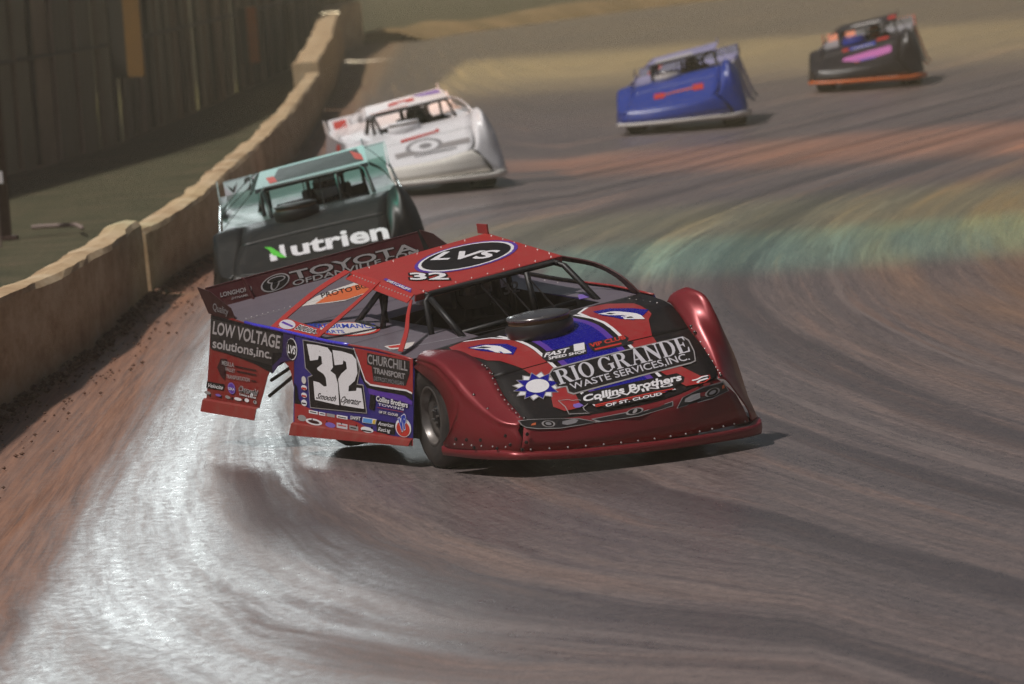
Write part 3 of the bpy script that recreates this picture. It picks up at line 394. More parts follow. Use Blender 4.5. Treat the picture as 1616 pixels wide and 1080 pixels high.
# orange clay: wall side and infield side
base = mixc(math_('MULTIPLY', wall, math_('MULTIPLY_ADD', n1.outputs['Fac'], .7, .4)), base, mixc(rng(n3.outputs['Fac'], .3, .7), mixc(rng(n2.outputs['Fac'], .35, .65), (.09, .038, .022), (.20, .08, .038)), (.36, .165, .09)))
inf = rng(wobu, 1.8, 5.0, 0, .7)
base = mixc(math_('MULTIPLY', inf, rng(n1.outputs['Fac'], .35, .65, .25, 1)), base, mixc(n3.outputs['Fac'], (.15, .075, .038), (.33, .185, .10)))
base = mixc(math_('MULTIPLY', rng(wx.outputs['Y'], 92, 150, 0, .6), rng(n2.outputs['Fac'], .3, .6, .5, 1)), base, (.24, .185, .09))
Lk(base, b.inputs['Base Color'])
# polish: packed clay shines in the groove, loose clay does not
pol = rng(math_('ADD', math_('MULTIPLY', n2.outputs['Fac'], .7), math_('MULTIPLY', n3.outputs['Fac'], .3)), .36, .66, .29, .42)
pol = math_('MULTIPLY_ADD', math_('SUBTRACT', gn.outputs['Fac'], .5), .38, pol)
dull = math_('MULTIPLY', rng(n1.outputs['Fac'], .54, .66), rng(n2.outputs['Fac'], .35, .55)); pol = math_('MULTIPLY_ADD', dull, .35, pol)
pol = math_('MULTIPLY_ADD', wall, .35, pol); pol = math_('MULTIPLY_ADD', inf, .2, pol)
Lk(pol, b.inputs['Roughness']); b.inputs['Specular IOR Level'].default_value = .45
hgt = math_('ADD', math_('ADD', math_('MULTIPLY', gn.outputs['Fac'], .7), math_('MULTIPLY', gn2.outputs['Fac'], .08)), math_('MULTIPLY', n3.outputs['Fac'], .18))
bp = N('ShaderNodeBump', Strength=.38, Distance=.009); Lk(hgt, bp.inputs['Height']); Lk(bp.outputs[0], b.inputs['Normal'])

WD = [-20, 30, 45.8, 52.3, 58.8, 64, 67, 96, 137, 181, 195, 205, 225, 250, 290]; WX = [-5.6, -4.5, -4.157, -3.844, -3.798, -3.582, -3.45, -3.36, -3.7, -4.5, -3.6, 0, 7, 20, 60]
def wallx(y): return float(np.interp(y, WD, WX))
ys = list(np.concatenate([np.arange(-20, 120, 2.), np.arange(120, 291, 5.)]))
ws = [0, .15, .4, .8, 1.4, 2.2, 3.2, 4.5, 6, 8, 11, 15, 20, 28, 40, 60]
rows = []; uvs = []
for y in ys:
    x0 = wallx(y) - .1
    row = []
    for a in ws:
        x = x0 + a; row.append((x, y, .05 * max(0, 1 - a / .5)))
        gy = .006 * (52 - y) ** 2 if y < 76 else .006 * 576 + .288 * (y - 76)
        uvs.append((x - gy * max(0, min(1, (x + 3.3) / 4.6)), y))
    rows.append(row)
v, f = grid(rows)
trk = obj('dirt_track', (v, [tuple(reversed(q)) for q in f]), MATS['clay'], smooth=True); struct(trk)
ul = trk.data.uv_layers.new(name='flow')
for lp in trk.data.loops: ul.data[lp.index].uv = uvs[lp.vertex_index]

m, t, b, N, Lk = nodes('turf')
tc = N('ShaderNodeTexCoord'); n = N('ShaderNodeTexNoise', Scale=.9, Detail=8, Roughness=.7); Lk(tc.outputs['Object'], n.inputs['Vector'])
c = ramp(N, [(.33, (.034, .036, .013)), (.48, (.062, .060, .024)), (.6, (.095, .078, .038)), (.74, (.16, .105, .06))]); Lk(n.outputs['Fac'], c.inputs[0]); Lk(c.outputs[0], b.inputs['Base Color']); b.inputs['Roughness'].default_value = .9
bp = N('ShaderNodeBump', Strength=.8, Distance=.1); n2_ = N('ShaderNodeTexNoise', Scale=12., Detail=5); Lk(tc.outputs['Object'], n2_.inputs['Vector']); Lk(n2_.outputs['Fac'], bp.inputs['Height']); Lk(bp.outputs[0], b.inputs['Normal'])
gr = [[(x, y, -.06) for x in (-900, -60, -20, -8, 0, 20, 80, 900)] for y in (-300, -20, 40, 80, 120, 200, 300, 1500)]
v, f = grid(gr); struct(obj('grass_ground', (v, [tuple(reversed(q)) for q in f]), MATS['turf']))

# concrete barrier sections
m, t, b, N, Lk = nodes('concrete')
tc = N('ShaderNodeTexCoord'); n = N('ShaderNodeTexNoise', Scale=1.6, Detail=9, Roughness=.7); mp = N('ShaderNodeMapping'); mp.inputs['Scale'].default_value = (1, .5, 1.6); Lk(tc.outputs['Object'], mp.inputs[0]); Lk(mp.outputs[0], n.inputs['Vector'])
c = ramp(N, [(.3, (.30, .165, .08)), (.48, (.52, .36, .20)), (.62, (.64, .49, .31)), (.78, (.70, .57, .40))]); Lk(n.outputs['Fac'], c.inputs[0])
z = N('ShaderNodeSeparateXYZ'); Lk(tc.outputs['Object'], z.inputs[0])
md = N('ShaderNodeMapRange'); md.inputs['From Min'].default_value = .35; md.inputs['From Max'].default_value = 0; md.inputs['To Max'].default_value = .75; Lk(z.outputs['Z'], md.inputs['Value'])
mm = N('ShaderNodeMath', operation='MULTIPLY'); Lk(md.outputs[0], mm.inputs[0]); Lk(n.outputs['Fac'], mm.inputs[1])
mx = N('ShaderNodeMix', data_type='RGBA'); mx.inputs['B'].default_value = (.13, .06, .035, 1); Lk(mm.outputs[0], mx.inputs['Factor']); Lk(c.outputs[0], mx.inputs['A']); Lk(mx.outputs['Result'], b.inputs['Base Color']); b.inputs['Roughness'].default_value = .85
bp = N('ShaderNodeBump', Strength=.6, Distance=.03); Lk(n.outputs['Fac'], bp.inputs['Height']); Lk(bp.outputs[0], b.inputs['Normal'])
def barrier(y0, y1, hs, thick, label, xo=0):
    rnd = random.Random(int(y0)); rows = []
    n = int((y1 - y0) / .5); ph = [rnd.uniform(0, 6) for _ in range(6)]
    for i in range(n + 1):
        y = y0 + (y1 - y0) * i / n; x = wallx(y) + xo; h = float(np.interp(y, [p[0] for p in hs], [p[1] for p in hs]))
        nz = lambda k, fr: noise.noise((y * fr, ph[k], 3.7 * k))
        wob = .03 * nz(0, .35) + .012 * nz(1, 1.1) + rnd.uniform(-.003, .003)
        wf = .06 * nz(2, .45) + .03 * nz(3, 1.6) + rnd.uniform(-.006, .006)
        wb = .08 * nz(4, .5) + rnd.uniform(-.01, .01)
        h += wob
        rows.append([(x, y, -.1), (x - .01, y, .15), (x - .015 + wf * .15, y, h * .6), (x - .02 + wf * .3, y, h - .05), (x - .05 + wf, y, h), (x - thick * .55, y, h + .015 + wob * .3), (x - thick + wb, y, h - .005), (x - thick - .02, y, h - .06), (x - thick, y, -.1)])
    v, f = grid(rows); k = len(rows[0]); f = list(f) + [tuple(range(k)), tuple(range(len(v) - 1, len(v) - k - 1, -1))]
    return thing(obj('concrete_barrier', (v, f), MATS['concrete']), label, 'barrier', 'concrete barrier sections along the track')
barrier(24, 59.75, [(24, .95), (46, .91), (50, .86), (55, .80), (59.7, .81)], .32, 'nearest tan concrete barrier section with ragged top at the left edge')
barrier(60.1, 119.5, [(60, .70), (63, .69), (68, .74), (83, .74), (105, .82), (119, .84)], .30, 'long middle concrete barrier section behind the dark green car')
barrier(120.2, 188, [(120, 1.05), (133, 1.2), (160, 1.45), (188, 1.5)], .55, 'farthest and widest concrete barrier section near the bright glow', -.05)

# far clay ridge and grass slope beyond the turn
m, t, b, N, Lk = nodes('ridge')
tc = N('ShaderNodeTexCoord'); n = N('ShaderNodeTexNoise', Scale=.5, Detail=6); Lk(tc.outputs['Object'], n.inputs['Vector'])
c = ramp(N, [(.4, (.20, .13, .05)), (.6, (.30, .19, .08))]); Lk(n.outputs['Fac'], c.inputs[0]); Lk(c.outputs[0], b.inputs['Base Color']); b.inputs['Roughness'].default_value = .9
rp = [(-3.3, 190, 0), (-2.2, 197, 0), (0, 204, 0), (7, 226, 0), (20, 251, 0), (45, 276, 0), (62, 292, 0)]
rp = cat(rp, 6); rows = []
for i, p in enumerate(rp):
    d = (rp[min(i + 1, len(rp) - 1)] - rp[max(i - 1, 0)]).normalized(); q = Vector((-d.y, d.x, 0)); z = .35 + .08 * math.sin(i * .9)
    rows.append([p + q * -1.2 + Vector((0, 0, .01)), p + q * -.3 + Vector((0, 0, z)), p + q * .6 + Vector((0, 0, z + .06)), p + q * 2.2 + Vector((0, 0, z * .3)), p + q * 3 + Vector((0, 0, -.1))])
struct(obj('clay_ridge', grid(rows), MATS['ridge'], smooth=True))

# fence behind the grass strip: sheet panels between posts
mat('fencegreen', (.19, .18, .135), .7, dust=.7, noise=(.13, .10, .075), scale=.6)
mat('fencebrown', (.24, .18, .135), .7, dust=.6, noise=(.07, .065, .05), scale=.6)
mat('fencedark', (.12, .11, .09), .7, dust=.5, noise=(.1, .08, .06), scale=.6)
mat('postpink', (.24, .18, .16), .6, dust=.4)
mat('postdark', (.04, .034, .03), .6)
fence = empty('sheet_fence', (-7, 120, 0)); thing(fence, 'tall olive and brown sheet fence running behind the grass strip at left', 'fence')
def fx(y): return float(np.interp(y, [80, 99, 110, 135, 169, 215], [-10.8, -8.45, -7.35, -6.6, -5.75, -5.0]))
y = 84.; i = 0; PM = {}
rnd = random.Random(3)
while y < 212:
    w_ = rnd.choice([1.5, 1.8, 2.1, 2.4]); a = Vector((fx(y), y, 0)); b_ = Vector((fx(y + w_), y + w_, 0)); d = (b_ - a).normalized(); q = Vector((d.y, -d.x, 0))
    h = 4.3; o_ = q * rnd.uniform(-.03, .03); vs = []; n = 8
    for k in range(n + 1):
        p = a + (b_ - a) * (k / n) + o_ + q * (.03 if k % 2 else 0) - Vector(fence.location); vs += [p + Vector((0, 0, -.1)), p + Vector((0, 0, h))]
    fs = [(2 * k, 2 * k + 2, 2 * k + 3, 2 * k + 1) for k in range(n)]
    obj('panel', (vs, fs), rnd.choice(['fencegreen', 'fencegreen', 'fencebrown', 'fencedark']), fence, solid=.02)
    p = a + q * .08 - Vector(fence.location)
    obj('post', tube([p + Vector((0, 0, 0)), p + Vector((0, 0, 4.5))], .055, 6), 'postpink' if i in (10, 11, 16) else ('postdark' if i % 2 else 'fencebrown'), fence)
    y += w_; i += 1
for zz in (1.9, 3.9):
    obj('rail', tube([Vector((fx(y), y, zz)) + Vector((.12, 0, 0)) - Vector(fence.location) for y in range(84, 212, 6)], .035, 6), 'postdark', fence)

def at_px(u, v, Y):
    """world point seen at a photo pixel at depth Y (used to survey where the far things stand)"""
    x, yv = u - 808, v - 540; c, s = math.cos(R(4.3)), math.sin(R(4.3)); a, bb = c * x - s * yv, s * x + c * yv
    d = Vector((a / 9000, 1, -bb / 9000)); d = Matrix.Rotation(-0.07287, 3, 'X') @ d
    return Vector((0, 0, 3.62)) + d * (Y / d.y)
mat('banneryellow', (.27, .135, .025), .6, dust=.5, noise=(.12, .07, .03), scale=2)
mat('bannerorange', (.5, .17, .05), .6, dust=.3)
mat('bannerdark', (.035, .03, .022), .6)
def banner(u, vb, Y, wd, m_, label, h):
    p = at_px(u, vb, Y); e = empty('column_pad', (p.x, p.y, p.z)); thing(e, label, 'pad')
    obj('pad_face', box(-.02, wd / 2, -.06, 0, 0, h), m_, e)
    obj('pad_side', box(-wd / 2, -.024, -.05, .1, 0, h), 'bannerdark', e)
    for z_ in (.3, h - .3): obj('bracket', box(-.05, .05, .0, .6, z_ - .04, z_ + .04), 'postdark', e)
banner(204, 122, 103.5, .56, 'banneryellow', 'dark yellow padded column hanging high in front of the fence, nearer one', 3.0)
banner(396, 100, 137, .44, 'bannerorange', 'faded orange padded column high on the fence, farther one', 1.35)
mat('polered', (.055, .022, .02), .5, dust=.3)
pl = empty('steel_pole', (-6.62, 75.9, -.05)); thing(pl, 'dark red steel pole standing in the grass at the left edge', 'pole')
obj('shaft', tube([(0, 0, 0), (0, 0, 7)], .085, 12), 'polered', pl, smooth=True)
obj('base_plate', box(-.16, .16, -.16, .16, 0, .05), 'polered', pl)
p = at_px(3, 280, 74); sg = empty('small_sign', (p.x - .04, p.y, 0)); thing(sg, 'small white plate on a thin post beside the dark red pole', 'sign')
obj('plate', box(-.12, .05, -.01, .01, p.z - .08, p.z + .08), 'white', sg); obj('post', tube([(-.05, .03, -.05), (-.05, .03, p.z + .1)], .02, 6), 'postpink', sg)
pp = [at_px(u, v, Y) for u, v, Y in [(50, 366, 76.5), (75, 363, 76.5), (120, 359, 76.3), (131, 368, 75.2)]]
for q in pp: q.z = max(q.z, .06)
thing(obj('ground_pipe', tube(pp, .03, 8), 'postpink', smooth=True), 'thin pale pipe lying on the grass behind the barrier', 'pipe')
# loose clods at the wall foot
rnd = random.Random(11)
mat('clod', (.10, .05, .032), .9, dust=.6, noise=(.2, .09, .05), scale=4)
V, F = [], []
for _ in range(1500):
    y = rnd.uniform(34, 75); x = wallx(y) + .02 + abs(rnd.gauss(0, .16)) + (.5 * rnd.random() if rnd.random() < .2 else 0); r = rnd.uniform(.008, .03) * (1.3 if x < wallx(y) + .2 else .7); o = len(V)
    for q in [(1, 0, 0), (-1, 0, 0), (0, 1, 0), (0, -1, 0), (0, 0, 1), (0, 0, -1)]: V.append((x + q[0] * r * rnd.uniform(.7, 1.4), y + q[1] * r * rnd.uniform(.7, 1.6), .02 + max(0, .05 - (x - wallx(y)) * .1) + q[2] * r * .7))
    F += [tuple(o + i for i in q) for q in [(0, 2, 4), (2, 1, 4), (1, 3, 4), (3, 0, 4), (2, 0, 5), (1, 2, 5), (3, 1, 5), (0, 3, 5)]]
g = obj('loose_clods', (V, F), 'clod'); g['kind'] = 'stuff'; thing(g, 'loose clay clods along the foot of the barrier', 'dirt')

# ------------------------------------------------------------------ driver (seated, built once)
def make_person_mesh():
    # seated figure, hips at origin, facing +X; metres
    J = [(0, 0, .10, .15), (0.0, 0, .28, .145), (-.03, 0, .46, .165), (-.05, 0, .58, .10), (-.04, 0, .66, .062), (-.02, 0, .74, .075), (-.01, 0, .82, .09)]
    E = [(i, i + 1) for i in range(6)]
    def ch(start, pts):
        a = start
        for p in pts: J.append(p); E.append((a, len(J) - 1)); a = len(J) - 1
        return a
    for s in (1, -1):
        h = ch(2, [(-.05, s * .19, .52, .075), (.10, s * .27, .34, .052), (.36, s * .17, .36, .038), (.42, s * .155, .375, .034)])
        for k, (dy, L) in enumerate([(-.03, .055), (-.01, .065), (.012, .062), (.03, .05)]):
            ch(h, [(.45, s * .155 + dy, .395, .011), (.45 + L * .5, s * .155 + dy, .40, .010), (.455 + L * .4, s * .155 + dy * .9, .37, .009)])
        ch(h, [(.42, s * .12, .40, .012), (.45, s * .11, .405, .010)])
        ch(0, [(.08, s * .11, .08, .10), (.45, s * .16, .16, .075), (.80, s * .13, -.02, .05), (.86, s * .13, -.06, .045), (.95, s * .13, .02, .035)])
    me = bpy.data.meshes.new('person'); me.from_pydata([j[:3] for j in J], E, []); o = bpy.data.objects.new('tmp', me); COL.objects.link(o)
    sk = o.modifiers.new('skin', 'SKIN'); sk.use_smooth_shade = True
    for i, j in enumerate(J): me.skin_vertices[0].data[i].radius = (j[3], j[3])
    me.skin_vertices[0].data[0].use_root = True
    o.modifiers.new('sub', 'SUBSURF').levels = 1; o.modifiers['sub'].render_levels = 1
    out = bpy.data.meshes.new_from_object(o.evaluated_get(bpy.context.evaluated_depsgraph_get())); bpy.data.objects.remove(o); out.name = 'person'
    out.materials.clear(); out.materials.append(MATS['suit']); out.polygons.foreach_set('use_smooth', [True] * len(out.polygons)); return out
PERSON = make_person_mesh()
def helmet_vf():
    v, f = lathe([(-.13, .06), (-.12, .105), (-.05, .13), (.03, .135), (.09, .115), (.13, .07), (.145, .004)], 20, 'Z'); return [(x * 1.12, y, z) for x, y, z in v], f
def visor_vf():
    rows = [[(math.cos(R(a)) * .155, math.sin(R(a)) * .139, z) for a in range(-75, 76, 10)] for z in (-.02, .02, .055)]; return grid(rows)
def driver(M, hmat, label):
    o = bpy.data.objects.new('person', PERSON); link(o); o.matrix_world = M @ Matrix.Translation((-1.72, .18, .20)); thing(o, label, 'person', 'drivers seated in the race cars')
    h = obj('helmet', helmet_vf(), hmat, o, smooth=True); h.matrix_local = Matrix.Translation((-.005, 0, .80))
    vz = obj('visor', visor_vf(), 'visor', h, smooth=True)
    return o

# ------------------------------------------------------------------ the race car
def side_l(X, Z): return (X, .90 + .193 * (.98 - Z), Z)
def carM(T, yaw, pit, rol): return Matrix.Translation(T) @ Matrix.Rotation(R(yaw), 4, 'Z') @ Matrix.Rotation(R(pit), 4, 'Y') @ Matrix.Rotation(R(rol), 4, 'X')
LIP_R = [(.20, -1.15, .211), (.5, -1.14, .212), (.72, -1.12, .212), (.92, -1.08, .212)]
def late_model(label, M, lv, near=True, steer=0):
    c = empty('race_car'); c.matrix_world = M; thing(c, label, 'race car', 'dirt late model race cars')
    g = lambda k: lv.get(k, lv['body'])
    P = {}
    # --- sides
    q_main = [(-3.80, .985), (-3.45, .94), (-3.155, .907), (-2.718, .891), (-2.345, .873), (-2.345, .51), (-2.385, .594), (-2.43, .642), (-2.498, .668), (-2.61, .668), (-2.72, .63), (-2.79, .56), (-2.86, .44), (-2.93, .325), (-3.87, .335)]
    d_main = [(-2.338, .873), (-1.769, .846), (-.95, .829), (-.41, .792), (-.385, .70), (-.39, .262), (-2.338, .258)]
    for Sf, dz, key in ((side, 0, 'R'), (side_l, .085, 'L')):
        def up(X, Z): return Sf(X, Z + (dz * max(0, min(1, (Z - .3) / .5))))
        fl = (lambda l: list(reversed(l))) if key == 'R' else (lambda l: l)
        def panel(name, loop, m_): 
            tr = tessellate_polygon([[Vector((a, b, 0)) for a, b in loop]]); v = [up(a, b) for a, b in loop]
            return obj(name, (v, tr), m_, c, solid=.004, offset=0)
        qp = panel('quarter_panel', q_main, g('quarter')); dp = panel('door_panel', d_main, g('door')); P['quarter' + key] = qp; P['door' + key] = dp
        sg = -1 if key == 'R' else 1
        def skirt(pts, par):
            rows = [[Vector(up(x, z0)) + Vector((0, sg * .004, 0)) for x, z0, z1 in pts], [Vector(up(x, z0 - .01)) + Vector((0, sg * .02, 0)) for x, z0, z1 in pts], [Vector(up(x, z1)) + Vector((0, sg * .035, 0)) for x, z0, z1 in pts]]
            obj('skirt', grid(rows), g('skirt'), par, solid=.004)
        skirt([(-3.9, .34, .25), (-3.4, .333, .247), (-2.94, .328, .243)], qp); skirt([(-2.336, .262, .177), (-1.4, .264, .2), (-.39, .266, .225)], dp)
        e1 = [Vector(up(x, np.interp(x, SX, SZ) + .004)) for x in np.linspace(-3.2, -1.45, 12)]; obj('edge_trim', tube(e1, .013, 6), g('trim') if key == 'R' else g('trim_left'), dp, smooth=True)
        e2 = [Vector(up(x, np.interp(x, SX, SZ) + .003)) for x in np.linspace(-1.44, -.42, 8)]; obj('edge_trim', tube(e2, .009, 6), g('door_edge'), dp, smooth=True)
    # --- deck with cockpit opening
    xs = [-3.87, -3.5, -3.1, -2.7, -2.4, -2.05, -1.7, -1.3, -.95, -.62, -.5]; yv = [-.94, -.7, -.36, 0, .3, .6, .86]
    v = [deck(x, y) for x in xs for y in yv]; n = len(yv); f = []
    for i in range(len(xs) - 1):
        for j in range(n - 1):
            if -2.06 < xs[i] < -.63 and -.37 < yv[j] < .59: continue
            f.append((i * n + j, (i + 1) * n + j, (i + 1) * n + j + 1, i * n + j + 1))
    dk = obj('rear_deck', (v, f), g('deck'), c, solid=.004); P['deck'] = dk
    tb = []
    x0, x1, y0, y1 = -2.05, -.62, -.36, .6
    for (a, b_) in (((x0, y0), (x1, y0)), ((x1, y0), (x1, y1)), ((x1, y1), (x0, y1)), ((x0, y1), (x0, y0))):
        tb.append(([deck(*a), deck(*b_), (b_[0], b_[1], .2), (a[0], a[1], .2)], [(0, 1, 2, 3)]))
    tb.append(([(x0, y0, .2), (x1, y0, .2), (x1, y1, .2), (x0, y1, .2)], [(0, 1, 2, 3)]))
    obj('cockpit_tub', merge(*tb), 'blacktube', c)
    obj('floor_pan', box(-2.1, .85, -.72, .68, .15, .19), 'blacktube', c)
    # --- hood
    HX = list(np.linspace(-.5, .43, 24)); HX2 = list(np.linspace(.43, 1.0, 16)); seamR = lambda x: float(np.interp(x, [-.5, -.2, .04, .36, .64, .98], [-.83, -.745, -.75, -.78, -.85, -.9])); seamL = lambda x: float(np.interp(x, [-.5, .15, .45, .6, .785, .95], [.86, .75, .70, .69, .66, .60]))
    rows = [[hood(x, seamR(x) + (seamL(x) - seamR(x)) * j / 14) for j in range(15)] for x in HX]
    hd = obj('hood', grid(rows), g('hood'), c, smooth=True, solid=.004); P['hood'] = hd
    rows = [[Vector(hood(x, seamR(x) + (seamL(x) - seamR(x)) * j / 14)) - Vector((0, 0, .002)) for j in range(15)] for x in HX2]
    # bring the front row onto the nose edge
    ed = cat(NR0, 8)
    for j in range(15):
        t_ = j / 14 * (len(ed) - 1); i_ = min(len(ed) - 2, int(t_)); e_ = ed[i_].lerp(ed[i_ + 1], t_ - i_)
        for k in range(10, 16): rows[k][j] = rows[k][j].lerp(e_, ((k - 9) / 6) ** 2)
    obj('nose_panel', grid(rows), g('hood'), c, smooth=True, solid=.004)
    # --- nose
    rows = [cat(r, 6) for r in (NR0, NR1, NR2)]
    mid = [a.lerp(b_, .5) + Vector((.012, 0, 0)) for a, b_ in zip(rows[1], rows[2])]
    rows = [rows[0], [a.lerp(b_, .5) + Vector((.004, 0, .004)) for a, b_ in zip(rows[0], rows[1])], rows[1], [a.lerp(b_, .08) for a, b_ in zip(rows[1], rows[2])], mid, rows[2]]
    ns = obj('nose_cone', grid([list(r) for r in zip(*rows)]), g('nose'), c, smooth=True, solid=.005); P['nose'] = ns
    # --- splitter lip
    o3 = [(x, y, z + .06) for x, y, z in LIP_R] + NR3 + [[.75, .977, .062], [.4, 1.08, .06], [.1, 1.1, .06]]
    o4 = LIP_R + NR4 + [[.75, .965, -.02], [.4, 1.07, -.02], [.1, 1.09, -.02]]
    o3, o4 = cat(o3, 5), cat(o4, 5); cen = Vector((.2, -.05, 0))
    def inn(p, d): q = Vector((cen.x - p.x, cen.y - p.y, 0)); return p + q.normalized() * d
    rows = [[inn(p, .06) + Vector((0, 0, .006)) for p in o3], [inn(p, .012) + Vector((0, 0, .003)) for p in o3], o3, [a.lerp(b_, .5) + Vector((a - inn(a, .006))) for a, b_ in zip(o3, o4)], o4, [inn(p, .03) - Vector((0, 0, .004)) for p in o4], [inn(p, .3) for p in o4]]
    obj('bumper_lip', grid(rows), g('lip'), c, smooth=True)
    # --- right fender
    ridge = [(-.41, -.955, .79), (-.1, -1.03, .812), (.09, -1.04, .79), (.3, -1.05, .70), (.4, -1.05, .652), (.52, -1.05, .593), (.72, -1.045, .51), (.9, -1.025, .449), (1.0, -.95, .42)]
    seam = [(-.45, -.80, .818), (-.2, -.745, .825), (.04, -.75, .795), (.2, -.765, .765), (.27, -.775, .748), (.36, -.78, .723), (.64, -.85, .581), (.85, -.88, .5), (1.0, -.904, .451)]
    bot = [(-.40, -.985, .745), (-.189, -1.03, .719), (.063, -1.06, .652), (.228, -1.085, .538), (.30, -1.12, .379), (.235, -1.15, .278), (.55, -1.14, .275), (.82, -1.095, .273), (1.05, -.991, .259)]
    rows = []
    A_, B_, C_ = cat(ridge, 4), cat(seam, 4), cat(bot, 4); nn = len(A_)
    for i in range(nn):
        t_ = i / (nn - 1); bl = .028 * max(0, 1 - t_ * 1.5); dn = -.010 * math.sin(math.pi * min(1, max(0, (t_ - .45) / .5)))
        r_ = [B_[i], B_[i].lerp(A_[i], .25) + Vector((0, 0, bl * .75 + dn * .7)), B_[i].lerp(A_[i], .5) + Vector((0, 0, bl + dn)), B_[i].lerp(A_[i], .8) + Vector((0, 0, bl * .7 + dn * .8)), A_[i].copy(), A_[i].lerp(C_[i], .06) + Vector((0, .012, 0)), A_[i].lerp(C_[i], .16) + Vector((0, -.006, 0)), A_[i].lerp(C_[i], .5) + Vector((0, .02, 0)), C_[i]]
        rows.append(r_)
    fr = obj('fender', grid(rows), g('fender'), c, smooth=True, solid=.005); P['fenderR'] = fr
    # --- left fender
    K = [((.95, .60, .428), (.94, .66, .40), (.92, .73, .30), (.88, .82, .16), (.86, .84, .07)),
         ((.785, .66, .458), (.80, .71, .475), (.79, .83, .285), (.74, .93, .15), (.72, .97, .07)),
         ((.6, .69, .58), (.64, .765, .61), (.66, .865, .43), (.55, 1.0, .25), (.5, 1.06, .07)),
         ((.45, .70, .70), (.50, .775, .745), (.57, .885, .62), (.42, 1.02, .5), (.36, 1.05, .38)),
         ((.30, .725, .79), (.37, .79, .85), (.50, .885, .79), (.25, 1.0, .70), (.15, 1.03, .62)),
         ((.15, .75, .867), (.22, .80, .935), (.40, .88, .915), (.05, .98, .80), (-.1, 1.0, .72)),
         ((.06, .765, .878), (.10, .80, .935), (.22, .86, .968), (-.1, .95, .86), (-.3, .97, .76))]
    rows = [cat(k, 4) for k in K]; rows = [list(x) for x in zip(*[cat(col, 4) for col in zip(*rows)])]
    obj('fender', grid(rows), g('fender'), c, smooth=True, solid=.005)
    # --- roof
    rr_ = [[roof(a / 8, b_ / 8) for b_ in range(9)] for a in range(9)]
    rf = obj('roof', grid([[Vector(p) + Vector((0, 0, .012 * math.sin(math.pi * j / 8))) * 0 for j, p in enumerate(r)] for r in rr_]), g('roof'), c, solid=.007); P['roof'] = rf
    B, C = Vector(ROOF[1]), Vector(ROOF[2]); obj('visor_lip', ([B + Vector((.012, -.002, .001)), C + Vector((.012, .002, .001)), C + Vector((-.004, .002, -.045)), B + Vector((-.004, -.002, -.045))], [(0, 1, 2, 3)]), g('rooflip'), rf, solid=.012)
    A, D = Vector(ROOF[0]), Vector(ROOF[3])
    obj('roof_fin', box(-.16, 0, -.006, .006, 0, .07), g('rooflip'), rf).location = D + Vector((.05, -.01, 0))
    # --- sail panels, pillars
    def strip(name, path, wv, m_, par=c, solid=.006):
        P_ = cat(path, 4); W = [Vector(wv[0]).lerp(Vector(wv[1]), i / (len(P_) - 1)) for i in range(len(P_))]
        return obj(name, grid([[p, p + w_] for p, w_ in zip(P_, W)]), m_, par, solid=solid)
    sm = g('sail')
    sl = strip('sail_panel', [(-2.36, -.49, 1.245), (-2.533, -.65, 1.139), (-2.691, -.8, 1.013), (-2.80, -.935, .9)], ((.12, -.01, -.005), (.10, 0, 0)), sm)
    obj('lower_band', grid([[(-2.80, -.937, .898), (-2.4, -.945, .886), (-1.98, -.948, .868)], [(-2.74, -.86, .962), (-2.4, -.88, .938), (-2.02, -.90, .912)]]), sm, sl, solid=.006)
    strip('strut', [(-1.80, -.51, 1.19), (-1.84, -.66, 1.09), (-1.93, -.83, .97), (-2.06, -.945, .868)], ((.05, 0, 0), (.10, 0, 0)), sm, sl)
    obj('roof_flange', grid([[Vector(roof(a / 6, 0)) + Vector((0, -.001, .004)) for a in range(7)], [Vector(roof(a / 6, 0)) + Vector((0, -.065, -.045)) for a in range(7)]]), sm, rf, solid=.006)
    strip('pillar', [(-1.17, -.575, 1.10), (-1.02, -.69, 1.02), (-.86, -.80, .93), (-.74, -.925, .826)], ((.05, -.005, 0), (.075, 0, 0)), sm)
    lp = [(-1.24, .655, 1.175), (-.889, .75, 1.118), (-.671, .82, 1.023), (-.541, .88, .895)]
    strip('pillar', lp, ((-.02, .01, -.035), (-.10, .0, -.01)), g('pillar'), solid=.012)
    strip('sail_panel', [(-2.34, .66, 1.28), (-2.55, .75, 1.18), (-2.72, .83, 1.07), (-2.85, .895, .985)], ((.12, .01, -.005), (.10, 0, 0)), sm)
    # --- spoiler
    sb = obj('spoiler', grid([[blade(a / 6, b_) for a in range(7)] for b_ in (0, .5, 1)]), g('spoiler'), c, solid=.006); P['blade'] = sb
    sdl = [(-3.985, 1.142), (-3.76, 1.118), (-3.44, 1.01), (-3.37, .905), (-3.83, .955)]
    for sy, dz in ((-.945, 0), (.90, .085)):
        vv = [(x, sy, z + dz) for x, z in sdl]; vv[-1] = (vv[-1][0], sy * 1.01, vv[-1][2])
        obj('side_board', (vv, [tuple(range(5))]), g('board'), sb, solid=.008)
    for a in (.17,):
        p0, p1 = Vector(blade(a, 0)), Vector(blade(a, 1)); obj('brace', ([p0 + Vector((.005, -.004, 0)), p1 + Vector((.005, -.004, 0)), p0 + Vector((.42, -.004, -.015))], [(0, 1, 2)]) if a != .17 else ([p0 + Vector((.006, 0, 0)), p1 + Vector((.006, 0, .012)), p1 + Vector((.05, 0, 0)), p0 + Vector((.06, 0, .05)), p0 + Vector((.42, 0, .0)), p0 + Vector((.42, 0, -.02))], [(0, 1, 2, 3), (0, 3, 4, 5)]), g('spoiler'), sb, solid=.012)
    obj('spoiler_edge', tube([Vector(blade(a / 6, 1)) for a in range(7)], .008, 6), g('spoiler'), sb)
